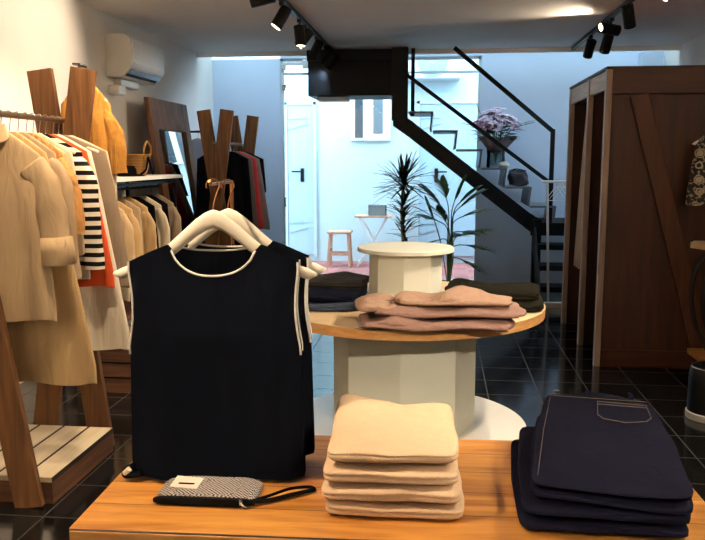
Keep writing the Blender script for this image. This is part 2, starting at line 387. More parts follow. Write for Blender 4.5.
obj('pane', MB().box((-1.235, OY-.06, 1.82), (-1.12, OY-.048, 2.42)), plain('dark_window_glass', (70, 78, 84), .1), wn)
obj('pane', MB().box((-.97, OY-.06, 1.88), (-.83, OY-.048, 2.38)), plain('grey_window_glass', (112, 122, 128), .1), wn)
a = thing('air_conditioner_unit', 'round-grilled outdoor air conditioner high on the terrace wall', 'air conditioner', (-.12, OY-.3, 2.62))
obj('casing', MB().box((-.52, OY-.34, 2.62), (.27, OY-.01, 3.12), bev=.015), 'outwall', a)
g = MB()
for r_ in (.05, .09, .13, .17, .205):
    g.tube([(-.12+r_*cos(k*pi/14), OY-.35, 2.86+r_*sin(k*pi/14)) for k in range(29)], .006, 6)
obj('fan_grille', g, 'zinc', a)
obj('fan', MB().lathe([(.21, 0), (.21, .005)]).shift((0, 0, 0)) if False else MB().tube([(-.12, OY-.348, 2.86), (-.12, OY-.342, 2.86)], .21, 28), plain('fan_grey', (150, 160, 162), .6), a)
# stool on the terrace
st = thing('wooden_stool', 'raw wood stool standing on the red terrace tiles', 'stool', (-1.40, 10.98, 0))
obj('seat', MB().box((-1.57, 10.83, .47), (-1.23, 11.13, .505), bev=.012), 'rawwood', st)
for sx in (-1, 1):
    for sy in (-1, 1):
        obj('leg', MB().beam((-1.40+sx*.13, 10.98+sy*.1, .47), (-1.40+sx*.155, 10.98+sy*.13, 0), .035, .035, up=(0, 1, 0)), 'rawwood', st)
for sy in (-1, 1): obj('stretcher', MB().box((-1.545, 10.98+sy*.12-.012, .16), (-1.255, 10.98+sy*.12+.012, .195)), 'rawwood', st)
for sx in (-1, 1): obj('stretcher', MB().box((-1.40+sx*.145-.012, 10.87, .22), (-1.40+sx*.145+.012, 11.09, .25)), 'rawwood', st)
ft = thing('folding_table', 'white slatted folding table beside the terrace stool', 'table', (-.93, 11.05, 0))
fm = MB()
for k in range(6): fm.box((-1.18, 10.86+k*.065, .70), (-.66, 10.915+k*.065, .725), bev=.004)
obj('slatted_top', fm, 'rawwood', ft)
for sy in (10.89, 11.2):
    for sx in (-1, 1):
        obj('leg', MB().beam((-.93+sx*.2, sy+sx*.014, .70), (-.93-sx*.22, sy+sx*.014, 0), .028, .018, up=(0, 1, 0)), 'white', ft)
for x_ in (-1.13, -.76): obj('stretcher', MB().box((x_, 10.9, .05), (x_+.03, 11.2, .075)), 'white', ft)
bx = thing('zinc_planter_box', 'grey zinc box on top of the terrace folding table', 'box', (-.86, 11.03, .725))
bo = MB()
x0, x1, y0, y1, z0, z1 = -.99, -.74, 10.94, 11.12, .725, .87
bo.box((x0, y0, z0), (x1, y1, z0+.01)).box((x0, y0, z0), (x0+.01, y1, z1)).box((x1-.01, y0, z0), (x1, y1, z1)).box((x0, y0, z0), (x1, y0+.01, z1)).box((x0, y1-.01, z0), (x1, y1, z1))
obj('body', bo, 'zinc', bx)
obj('rim', MB().tube([(x0, y0, z1), (x1, y0, z1), (x1, y1, z1), (x0, y1, z1), (x0, y0, z1)], .007), 'silver', bx)

# ------------------------------------------------------------------ staircase
ss = thing('staircase', 'black steel staircase crossing the glass front with open treads', 'staircase', (1.0, 8.9, 0))
def treadx(i): return -.355+.27*i, 2.02-.205*i
for yy, nm in ((8.72, 'stringer'), (9.45, 'stringer')):
    s_ = MB()
    s_.loft([[(x, yy+dy, z) for dy, z in ((0, zt), (.03, zt), (.03, zb), (0, zb))] for x, zt, zb in ((-.52, 2.05, 1.87), (-.36, 1.96, 1.76), (1.02, .90, .70), (1.12, .85, .62))])
    obj(nm, s_, 'stair', ss)
for i in range(6):
    x, z = treadx(i); tm = MB()
    tm.box((x, 8.71, z-.012), (x+.275, 9.46, z+.008))
    tm.loft([[(x+.275, y, z+.008), (x+.255, y, z+.008), (x+.235, y, z-.195), (x+.255, y, z-.195)] for y in (8.71, 9.46)])
    obj('tread', tm, 'tread', ss)
obj('newel_post', MB().box((-.535, 8.70, 1.93), (-.36, 8.78, ZC-.01), bev=.004), 'stair', ss)
obj('guard_bar', MB().box((-.33, 8.8, 1.98), (-.29, 8.84, ZC-.01)), 'stair', ss)
obj('handrail', MB().beam((.135, 8.74, 2.70), (1.215, 8.74, 1.80), .045, .045, up=(0, 1, 0)), 'stair', ss)
obj('middle_rail', MB().beam((-.40, 8.74, 2.44), (1.215, 8.74, 1.24), .04, .04, up=(0, 1, 0)), 'stair', ss)
obj('newel_post', MB().box((1.185, 8.72, .8), (1.23, 8.765, 1.83)), 'stair', ss)
obj('support_post', MB().box((1.02, 8.66, 0), (1.11, 8.75, .86)), 'stair', ss)
obj('landing', MB().box((1.0, 8.7, .78), (2.2, 9.5, .82)).box((1.0, 8.69, .68), (2.2, 8.72, .82)), 'stair', ss)
for k, (z, y) in enumerate(((.60, 8.62), (.40, 8.44), (.20, 8.26))):
    obj('lower_tread', MB().box((1.06, y-.14, z-.055), (2.0, y+.14, z)), 'stair', ss)
for x in (1.04, 2.0):
    obj('lower_stringer', MB().beam((x, 8.72, .72), (x, 8.12, .05), .16, .03, up=(1, 0, 0)), 'stair', ss)
obj('upper_landing', MB().box((-1.49, 8.88, 2.215), (-.5, 9.5, 2.60), bev=.004).box((-1.5, 8.86, 2.60), (-.5, 9.5, ZC-.005)), 'stair', ss)
obj('wiring_box', MB().box((-1.40, 8.95, 2.165), (-1.05, 9.15, 2.213), bev=.004), 'zinc', ss)
# vase with flowers on the stairs
vz = thing('flower_vase', 'glass vase of pale lilac flowers wrapped in grey paper on the stairs', 'vase', (.60, 9.1, 1.42))
VZ = 1.415
obj('glass_body', MB().lathe([(.10, VZ), (.105, VZ+.02), (.10, VZ+.15), (.115, VZ+.30), (.107, VZ+.30), (.092, VZ+.15), (.095, VZ+.02), (.0, VZ+.015)], (.63, 9.08, 0), 24), 'glassvase', vz, True)
pp = MB(); rg = []
for j in range(5):
    t = j/4; rg.append([(.63+(.07+.13*t+.035*t*sin(5*2*pi*k/40+1))*cos(2*pi*k/40), 9.08+(.07+.13*t+.035*t*sin(5*2*pi*k/40+1))*sin(2*pi*k/40), VZ+.16+.17*t+.03*t*sin(5*2*pi*k/40)) for k in range(40)])
pp.loft(rg, False, False); obj('paper_wrap', pp, 'paper', vz, True)
random.seed(3)
fl = MB(); fl2 = MB(); sm = MB(); lf = MB()
for k in range(120):
    a = random.random()*2*pi; r_ = random.random()**.5*.27; h = .40+.22*(1-(r_/.3)**2)+random.uniform(-.05, .05)
    p = V((.62+r_*cos(a), 9.08+r_*.8*sin(a), VZ+h)); tgt = fl if k % 4 else fl2
    n_ = 5; up = V((cos(a)*r_*2, sin(a)*r_*2, .8)).normalized(); q = up.orthogonal().normalized(); q2 = up.cross(q); s = random.uniform(.03, .052)
    for m_ in range(n_):
        d = q*cos(2*pi*m_/n_)+q2*sin(2*pi*m_/n_); e = q*cos(2*pi*m_/n_+1.57)+q2*sin(2*pi*m_/n_+1.57)
        tgt.loft([[p, p+e*.001, p+up*.002], [p+d*s*.7+e*s*.45+up*s*.3, p+d*s*.7-e*s*.45+up*s*.3, p+d*s*.7+up*s*.45], [p+d*s*1.3+e*.002+up*s*.2, p+d*s*1.3-e*.002+up*s*.2, p+d*s*1.3+up*s*.25]])
    if k % 3 == 0: sm.tube([(.63, 9.08, VZ+.05), (.63+.05*cos(a), 9.08+.05*sin(a), VZ+.25), p], .003, 5)
for k in range(46):
    a = random.random()*2*pi; L = random.uniform(.12, .26); b = V((.63+.12*cos(a), 9.08+.1*sin(a), VZ+.36+random.uniform(-.05, .08))); d = V((cos(a), sin(a)*.8, random.uniform(-.1, .5))).normalized(); e = d.cross(V((0, 0, 1))).normalized()
    lf.loft([[b, b+e*.002, b+V((0, 0, .002))], [b+d*L*.5+e*.022, b+d*L*.5-e*.022, b+d*L*.5+V((0, 0, .008))], [b+d*L+e*.001-V((0, 0, .02)), b+d*L-e*.001-V((0, 0, .02)), b+d*L-V((0, 0, .018))]])
for a, L in ((2.9, .40), (.1, .42), (.25, .36)):
    b = V((.63, 9.08, VZ+.4)); d = V((cos(a), 0, .25)); sm.tube([b, b+d*L*.6, b+d*L], .004, 5)
    for k in range(7):
        c = b+d*L*(.45+.09*k); lf.loft([[c, c+V((0, .002, 0)), c+V((0, 0, .002))], [c+V((.02, .012, .03)), c+V((.02, -.012, .03)), c+V((.02, 0, .035))], [c+V((.045, 0, .02)), c+V((.045, .002, .02)), c+V((.045, 0, .022))]])
b = V((.52, 9.1, VZ+.5)); sm.tube([b, b+V((-.07, 0, .1)), b+V((-.12, 0, .22))], .004, 5)
obj('blossom', fl, 'petal', vz, True); obj('darker_blossom', fl2, 'petal2', vz, True); obj('flower_stem', sm, 'leafgreen', vz); obj('leaf', lf, 'leafdark', vz, True)
# bag on the next tread
bg = thing('paper_bag', 'crumpled grey bag lying on the stairs below the flower vase', 'bag', (.86, 9.0, 1.2))
def crum(u, q): return (nz(q.x+3, q.y, q.z, 13)*.05, nz(q.x, q.y+5, q.z, 13)*.05, nz(q.x, q.y, q.z+7, 11)*.035)
obj('body', MB().superbox((.88, 9.05, 1.30), (.21, .26, .17), 3, 14, Matrix.Rotation(.15, 3, 'Y'), crum), 'baggrey', bg, 'all')
obj('open_rim', MB().tube(spline([(.80, 8.97, 1.375), (.86, 8.95, 1.40), (.95, 8.97, 1.37), (.95, 9.1, 1.385), (.86, 9.14, 1.40), (.80, 9.1, 1.38), (.80, 8.97, 1.375)]), .006), 'black', bg, True)
tag(obj('folded_scarf', MB().superbox((.70, 8.86, 1.445), (.11, .16, .05), 3, 8, None, crum), 'offwhite', None, 'all'), 'small white crumpled cloth on the tread beside the flower vase', 'cloth')

# ------------------------------------------------------------------ plants
def leaf_strip(mb, b, d, L, wdt, droop, n=7, up=V((0, 0, 1))):
    d = V(d).normalized(); e = d.cross(up)
    e = e.normalized() if e.length > .01 else V((1, 0, 0)); rings = []
    for k in range(n+1):
        t = k/n; p = b+d*L*t+V((0, 0, -droop*L*t*t)); wv = wdt*(.35+1.3*t)*(1-t)**.6 if t < 1 else .0005
        wv = max(wv, .0006); rings.append([p+e*wv, p+V((0, 0, .002+wv*.15)), p-e*wv, p-V((0, 0, .001))])
    mb.loft(rings)
PX, PY = -.335, 7.3
dr = thing('dracaena_plant', 'spiky dark dracaena with two leaf heads before the glass', 'plant', (PX, PY, 0))
obj('pot', MB().lathe([(.13, 0), (.17, .30), (.18, .32), (.165, .32), (.155, .27), (0, .27)], (PX, PY, 0)), 'potdark', dr, True)
obj('soil', MB().lathe([(.157, .272), (.155, .285), (0, .29)], (PX, PY, 0)), 'soil', dr)
obj('trunk', MB().tube(spline([(PX, PY, .27), (PX+.01, PY, .7), (PX-.01, PY, 1.0), (PX, PY, 1.27)]), [.022]*10+[.016]*9, 8).tube(spline([(PX+.03, PY+.04, .27), (PX+.02, PY+.05, .6), (PX+.03, PY+.03, .78)]), .015, 8), 'stem', dr, True)
random.seed(11)
def head(cz, n, L, cx=PX, cy=PY):
    mb = MB()
    for k in range(n):
        a = k*2.399+random.uniform(-.2, .2); el = R(random.uniform(-18, 82)); d = (cos(a)*cos(el), sin(a)*cos(el), sin(el))
        leaf_strip(mb, V((cx, cy, cz+random.uniform(-.04, .05))), d, L*random.uniform(.75, 1.1), .015, random.uniform(.02, .28))
    return mb
obj('leaf_crown', head(1.27, 95, .31), 'leafdark', dr, True)
mid = MB()
for k in range(75):
    a = k*2.399; z = random.uniform(.76, 1.12); el = R(random.uniform(10, 60))
    leaf_strip(mid, V((PX+.01, PY+.01, z)), (cos(a)*cos(el), sin(a)*cos(el), sin(el)), random.uniform(.16, .26), .015, .2)
obj('leaf_crown', mid, 'leafdark', dr, True)
QX, QY = .10, 7.6
pm = thing('palm_plant', 'loose green parlour palm right of the dracaena', 'plant', (QX, QY, 0))
obj('pot', MB().lathe([(.12, 0), (.15, .26), (.16, .28), (.145, .28), (.14, .24), (0, .24)], (QX, QY, 0)), 'potwhite', pm, True)
obj('soil', MB().lathe([(.141, .242), (.139, .255), (0, .26)], (QX, QY, 0)), 'soil', pm)
fr_, stm = MB(), MB()
fronds = [((-.02, 0, .95), (-.22, .05, .26), 6), ((.02, 0, 1.0), (.10, .0, .28), 6), ((.03, .02, .95), (.24, .03, .22), 7), ((0, 0, .82), (-.12, -.1, .20), 5), ((.02, -.02, .78), (.20, -.1, .02), 6),
          ((-.02, .02, .72), (-.20, .05, -.06), 6), ((.04, .0, .66), (.30, -.02, -.02), 6), ((0, .02, .70), (.12, .18, .05), 5), ((.0, -.03, .62), (-.16, -.12, -.05), 5), ((.03, 0, .55), (.22, .08, -.1), 5), ((-.01, .01, 1.02), (-.08, .06, .26), 6), ((.04, .0, 1.0), (.18, -.04, .20), 6), ((.03, .03, .88), (.27, .05, .12), 6), ((-.02, 0, .84), (-.22, .02, .10), 6), ((.05, -.02, .74), (.28, -.06, .08), 6)]
for (bx_, dv, nl) in fronds:
    fr_ = MB(); b = V((QX, QY, 0))+V(bx_); e = b+V(dv); fr_.tube(spline([(QX, QY, .25), (QX+bx_[0]*.8, QY, bx_[2]*.7), b, (b+e)/2+V((0, 0, .03)), e], 5), .0055, 6)
    for k in range(nl):
        t = .35+.65*k/(nl-1); p = b.lerp(e, t)+V((0, 0, .03*sin(pi*t)))
        for s in (-1, 1):
            dd = V(dv).normalized(); sd = dd.cross(V((0, 0, 1))).normalized()*s; leaf_strip(fr_, p, dd*.8+sd*.7+V((0, 0, .15)), .19*(1-.35*abs(t-.5)), .024, .25)
    obj('frond', fr_, 'leafgreen', pm, True)
fr_ = MB(); leaf_strip(fr_, V((QX-.16, QY, .95)), (-.05, 0, 1), .28, .045, .0); leaf_strip(fr_, V((QX-.16, QY, .95)), (-.8, 0, .6), .26, .045, .2); leaf_strip(fr_, V((QX-.16, QY, .95)), (-.35, .2, 1), .26, .045, .1)
stm.tube(spline([(QX, QY, .25), (QX-.08, QY, .7), (QX-.16, QY, .96)], 5), .006, 6)
obj('young_frond', fr_, 'leafgreen', pm, True); obj('stem', stm, 'leafgreen', pm, True)

# ------------------------------------------------------------------ round display table (base disc, plinth, top) and small plinth on it
TX, TY = -.185, 4.30
def octa(mb, c, r, z0, z1, a0=-pi/2, n=8): return mb.loft([[(c[0]+r*cos(a0+2*pi*k/n), c[1]+r*sin(a0+2*pi*k/n), z) for k in range(n)] for z in (z0, z1)])
rt = thing('round_display_table', 'round wood-topped display table on a pale octagonal plinth', 'table', (TX, TY, 0))
obj('base_disc', MB().lathe([(.68, .001), (.69, .004), (.69, .021), (.68, .025)], (TX, TY, 0), 72), 'white', rt)
obj('plinth', octa(MB(), (TX, TY), .40, .025, .667), 'plinth', rt)
obj('tabletop', MB().lathe([(.765, .7205), (.767, .7195), (.767, .7185), (.0, .7185)], (TX, TY, 0), 96).lathe([(.0, .722), (.762, .722), (.767, .7195)], (TX, TY, 0), 96, False), 'tabletopround', rt)
obj('edge_band', MB().lathe([(.755, .667), (.765, .670), (.767, .7185), (.5, .7185), (.5, .667)], (TX, TY, 0), 96, False), 'plywood', rt, True)
sp = thing('small_display_plinth', 'small pale plinth with a round disc top standing on the round table', 'stand', (TX, 4.38, .722))
obj('column', octa(MB(), (TX, 4.38), .205, .722, .992), 'plinth', sp)
obj('disc_top', MB().lathe([(.265, .992), (.272, .995), (.272, 1.013), (.267, 1.017)], (TX, 4.38, 0), 64), 'plinth', sp)

# soft folded goods -------------------------------------------------
def folded(cx, cy, z, w_, d_, h_, rz=0, seed=0, groove=.012, wav=.012, lump=0, p=6, top_fn=None):
    """folded garment: rounded slab, two layers on its sides, soft waves on top"""
    def fn(u, q):
        g = -groove*math.exp(-(u.z/.22)**2) if groove else 0
        sx = g*(abs(u.x)**4)*(1 if u.x > 0 else -1); sy = g*(abs(u.y)**4)*(1 if u.y > 0 else -1)
        wz = (nz(q.x+seed*3.1, q.y, seed, 6)*wav+nz(q.x, q.y+seed, seed*2.3, 16)*wav*.35)
        wz = wz*(.5+.5*max(u.z, 0)) if u.z > -.2 else wz*.15
        if lump: wz += lump*max(u.z, 0)*nz(q.x+seed, q.y-seed, 0, 4.5)
        if top_fn: wz += top_fn(u)*max(0, u.z+.2)/1.2
        ex = nz(seed, q.y, q.z, 9)*wav*.8*abs(u.x)**3; ey = nz(q.x, seed, q.z, 9)*wav*.8*abs(u.y)**3
        return (sx+ex, sy+ey, wz)
    return MB().superbox((cx, cy, z+h_/2), (w_, d_, h_), p, 16, Matrix.Rotation(rz, 3, 'Z'), fn)
G = 'folded knits on the round table'
def knit(nm, label, m, layers, cat='sweater', group=None, loc=None):
    t = thing(nm, label, cat, loc, 0, group); 
    for n_, mb in layers: obj(n_, mb, m, t, 'all')
    return t
def roll(pts, r, seed=0, flat=.8):
    q = spline(pts, 8); rr = [r*(.86+.2*nz(k*.35, seed, 0)+.14*sin(k*.5+seed)) for k in range(len(q))]; rr[0] *= .6; rr[-1] *= .6
    return MB().tube(q, rr, 14, True, flat)
def wavy(seed, a, b):
    return lambda u: a*sin(u.x*4.3+seed)+b*sin(u.x*8.7+seed*2.1)*(.4-u.y*.6)
for lab, m, cx, cy, z, w_, d_, h_, rz, seed, a_, b_ in (
        ('dusty pink folded sweater lying lowest at the round table edge', 'mauveknit', -.01, 3.66, .722, .72, .37, .056, 2, 3, .006, .004),
        ('dusty pink sweater with wavy folds lying on the lowest pink one', 'mauveknit', .05, 3.69, .776, .70, .33, .046, 1, 5, .012, .007),
        ('rose beige sweater bunched on top of the pink knits', 'rosebeige', .07, 3.735, .818, .56, .27, .044, -1, 7, .016, .008),
        ('small rose beige sweater at the left end of the pink knits', 'rosebeige', -.30, 3.70, .788, .20, .30, .050, 8, 9, .006, .006)):
    t = thing('knit_sweater', lab, 'sweater', (cx, cy, z), 0, G)
    obj('body', folded(cx, cy, z, w_, d_, h_, R(rz), seed, .002, .026, .022, (7, 2.6), wavy(seed, a_, b_)), m, t, 'all')
    q = [(cx-w_*.44, cy-d_*.49, z+h_*.55), (cx-w_*.15, cy-d_*.525, z+h_*.42), (cx+w_*.15, cy-d_*.515, z+h_*.62), (cx+w_*.45, cy-d_*.47, z+h_*.5)]
    if w_ > .5: obj('folded_sleeve', MB().tube(spline(q, 9), [h_*.32*(.75+.25*sin(k*.4+seed)) for k in range(28)], 10, True, .8), m, t, 'all')
G = 'folded trousers on the round table'
def trouser(label, m, cx, cy, z, w_, d_, h_, rz, seed, cat='trousers'):
    t = thing('folded_trousers', label, cat, (cx, cy, z), 0, G)
    obj('folded_leg', folded(cx, cy, z, w_, d_, h_, rz, seed, .006, .014, .02), m, t, 'all')
    c_, s_ = cos(rz), sin(rz); wb = MB()
    pts = [(-w_*.46, -d_*.44), (-w_*.2, -d_*.47), (w_*.2, -d_*.46), (w_*.46, -d_*.43)]
    wb.tube(spline([(cx+x*c_-y*s_, cy+x*s_+y*c_, z+h_*.62) for x, y in pts], 5), .014, 8)
    obj('waistband', wb, m, t, 'all'); return t
trouser('black olive folded trousers, lower pair right of the small plinth', 'olive', .30, 4.22, .722, .52, .42, .05, R(-4), 2)
trouser('black olive folded trousers, upper pair with a raised ridge by the small plinth', 'olive', .295, 4.25, .7735, .50, .38, .05, R(-6), 6)
trouser('washed blue folded jeans nearest the black top on the round table', 'denimmid', -.625, 4.08, .722, .44, .34, .045, R(6), 3, 'jeans')
trouser('dark blue folded jeans lying over the washed blue pair', 'denim', -.60, 4.10, .7685, .38, .30, .035, R(-4), 8, 'jeans')
trouser('charcoal folded jeans at the far left of the round table', 'denimgrey', -.615, 4.52, .722, .40, .36, .05, R(4), 4, 'jeans')
trouser('grey black folded jeans on top of the charcoal pair', 'denimgrey', -.60, 4.53, .7735, .38, .30, .045, R(-3), 9, 'jeans')

# ------------------------------------------------------------------ front wooden table and what lies on it
TZ = .65; TL, TW = 1.535, .665; TRZ = R(1.9)
ft = thing('wooden_display_table', 'low oak plank table in the foreground', 'table', (-.849, 1.634, 0), TRZ)
obj('tabletop', MB().box((0, 0, TZ-.06), (TL, TW, TZ), bev=.005), 'table', ft, local=True)
obj('edge_board', MB().box((.003, -.003, TZ-.058), (TL-.003, .001, TZ-.006), bev=.002), 'tableend', ft, local=True)
for sx in (.06, TL-.06):
    for sy in (.06, TW-.06): obj('leg', MB().box((sx-.035, sy-.035, 0), (sx+.035, sy+.035, TZ-.06), bev=.004), 'table', ft, local=True)
obj('apron', MB().box((.08, .04, TZ-.14), (TL-.08, .06, TZ-.06)).box((.08, TW-.06, TZ-.14), (TL-.08, TW-.04, TZ-.06)), 'table', ft, local=True)
G = 'cream sweaters in the foreground stack'
zz = TZ+.001
for i, (lab, cx, cy, w_, d_, h_, rz) in enumerate((
        ('cream knit sweater at the bottom of the folded stack', -.099, 1.895, .336, .29, .036, 1.0),
        ('cream knit sweater, second from the bottom of the folded stack', -.108, 1.897, .340, .29, .040, 1.5),
        ('cream knit sweater, second from the top of the folded stack', -.112, 1.905, .330, .29, .043, 2.5),
        ('cream knit sweater on top of the folded stack with its far corner standing up', -.108, 1.93, .318, .32, .060, 3.0))):
    t = thing('folded_sweater', lab, 'sweater', (cx, cy, zz), 0, G)
    def tf(u, i=i):
        if i == 3: return .014*u.y+.060*max(0, u.y)**2*max(0, -u.x+.1)**.8+.020*max(0, u.y)**2*max(0, u.x)**1.5-.006
        return .0
    obj('body', folded(cx, cy, zz, w_, d_, h_, R(rz), 11+i*3, .0025, .009 if i < 3 else .013, 0, (11, 4), tf), 'creamknit', t, 'all')
    zz += h_+.0015
# jeans stack
G = 'dark jeans stacked on the foreground table'
def jean(lab, cx, cy, z, w_, d_, h_, rz, seed, top=False):
    t = thing('folded_jeans', lab, 'jeans', (cx, cy, z), rz, G)
    def body():
        def fn(u, q):
            taper = 1-.16*max(0, u.y)*(1 if top else .6)
            lay = -.004*math.exp(-((u.z)/.25)**2)
            return (q.x*(taper-1)+lay*abs(u.x)**4*(1 if u.x > 0 else -1), lay*abs(u.y)**4*(1 if u.y > 0 else -1),
                    nz(q.x+seed, q.y, seed, 5)*.010*(u.z > -.3)+nz(q.x, q.y+seed, 1, 14)*.004*(u.z > 0)+(.022*u.y*(.5+.5*u.z) if top else 0))
        return MB().superbox((0, 0, h_/2), (w_, d_, h_), (16, 2.6), 20, None, fn)
    obj('folded_leg', body(), 'denim', t, 'all', local=True)
    if top:
        zt = lambda x, y: h_-.0005+.022*(y/(d_/2))-.012*max(0, abs(y)/(d_/2)-.8)/.2
        yb = d_/2-.03
        obj('waistband', MB().loft([[(x, yb-.015, zt(x, yb)-.01), (x, yb-.015, zt(x, yb)+.003+.004*cos(x*22)), (x, yb+.024, zt(x, yb)-.002+.009*cos(x*22)), (x, yb+.034, zt(x, yb)-.022)] for x in [-.138+.276*k/16 for k in range(17)]]), 'denim', t, True, local=True)
        for x in (-.03, .09): obj('belt_loop', MB().box((x-.006, yb-.018, zt(x, yb)+.004), (x+.006, yb+.024, zt(x, yb)+.014), bev=.002), 'denim', t, local=True)
        bt = obj('button', MB().tube([(-.118, yb+.004, zt(0, yb)+.003), (-.118, yb+.004, zt(0, yb)+.010)], .009, 14), 'silver', t, True, local=True); bt['label'] = 'silver button'
        px0, px1, py0, py1 = -.005, .125, yb-.20, yb-.06; e = .004
        pk = [(px0, py1), (px1, py1-.005), (px1+.004, py0+.045), (px1-.012, py0+.018), (px0+.065, py0), (px0+.010, py0+.016), (px0-.004, py0+.042)]
        bp = obj('back_pocket', MB().loft([[(x, y, zt(x, y)+h) for x, y in pk] for h in (-.004, .0025)]), 'denim', t, local=True)
        sq = MB(); loop = pk+[pk[0]]
        sq.tube([(x, y, zt(x, y)+.003) for x, y in loop], .0012, 5).tube([(px0, py1-.022, zt(0, py1)+.0025), (px1, py1-.027, zt(0, py1)+.0025)], .001, 5)
        obj('pocket_stitching', sq, 'thread', bp, local=True); sq = MB()
        sq.tube([(-.14, yb-.022, zt(0, yb)+.002), (.145, yb-.022, zt(0, yb)+.002)], .001, 5).tube([(-.135, yb-.03, zt(0, yb)), (-.15, 0, zt(0, 0)+.001), (-.16, -d_*.42, zt(0, -d_*.42)-.002)], .001, 5)
        obj('stitching', sq, 'thread', t, local=True)
    return t
jean('dark indigo jeans at the bottom of the stack, jutting out left', .388, 1.985, TZ+.001, .385, .56, .042, R(-1), 1)
jean('dark indigo jeans, second from the bottom of the stack', .398, 1.975, TZ+.042, .375, .57, .040, R(-3), 4)
jean('dark indigo jeans, second from the top of the stack', .425, 1.985, TZ+.081, .36, .60, .036, R(-7), 7)
jean('dark indigo jeans on top of the stack with stitched back pocket', .430, 1.99, TZ+.116, .355, .62, .036, R(-8), 9, True)
# wristlet purse
pu = thing('wristlet_purse', 'black and white tweed zip purse lying before the black top', 'purse', (-.57, 1.845, TZ+.001), R(1.5))
def pf(u, q): return (0, 0, -.004*abs(u.x)**3+nz(q.x, q.y, 3, 12)*.003)
obj('body', MB().superbox((0, .004, .013), (.255, .135, .024), 6, 12, None, pf), 'tweed', pu, 'all', local=True)
obj('zip_edge', MB().superbox((0, -.064, .012), (.258, .016, .022), 4, 8), 'felt', pu, 'all', local=True)
obj('zip_pull', MB().box((.092, -.078, .010), (.100, -.071, .026), bev=.001).tube(spline([(.096, -.076, .016), (.104, -.084, .012), (.112, -.082, .006)]), .003), 'silver', pu, True, local=True)
tg = obj('price_label', MB().box((-.10, -.022, .0262), (-.03, .046, .0275), Matrix.Rotation(.06, 3, 'Y')), 'tagpaper', pu, local=True); tg['label'] = 'white paper label'
obj('label_print', MB().box((-.085, -.004, .0282), (-.042, .006, .0286)), 'felt', tg, local=True)
obj('wrist_strap', MB().tube(spline([(.118, -.055, .012), (.16, -.035, .008), (.205, .0, .007), (.25, .028, .008), (.262, .043, .008), (.245, .05, .009), (.2, .028, .012), (.155, -.018, .012), (.122, -.048, .012)], 8), .006, 8, True, .6), 'felt', pu, True, local=True)

# black tops on hangers on a small copper stand
def coat_hanger(label, cx, cy, zr, hw, dz, drop, m='hanger', hookm='copper', group=None, rz=0, thick=.011, hr=.017, bar=.022, steep=False):
    """wooden hanger: neck at zr-dz, hook over a rail at (cx,cy,zr)"""
    h = thing('clothes_hanger', label, 'hanger', (cx, cy, zr), rz, group)
    zn = -dz; mb = MB(); rings = []
    for k in range(25):
        t = -1+2*k/24; x = t*hw; z = zn-(drop*(.50*(1-math.exp(-(t/.40)**2))+.50*abs(t)**1.1) if steep else drop*abs(t)**1.25); end = (1-min(1, max(0, (abs(t)-.9)/.1))**2)**.5*.75+.25; hh = bar*(1-.45*abs(t))*end; th = thick*(1+.2*abs(t))*end
        rings.append([(x, th*cos(a)*.8, z-hh*.6+hh*sin(a)) for a in [2*pi*j/10 for j in range(10)]])
    mb.loft(rings); obj('shoulder_bar', mb, m, h, 'all', local=True)
    pts = [(0, 0, zn), (0, 0, zn+.02)] + [(.004+hr*cos(R(a)), 0, -.002+hr*sin(R(a))-hr*.9+.004) for a in range(-60, 200, 20)]
    if dz > .045: pts = [(0, 0, zn), (0, 0, zn+.015), (.004, 0, -hr*1.9+ (zn+hr*1.9)*.35)] + [(hr*cos(R(a)), 0, -hr+.004+hr*sin(R(a))) for a in range(-40, 210, 20)]
    obj('hook', MB().tube(spline(pts, 3), .0022, 6), hookm, h, True, local=True); return h
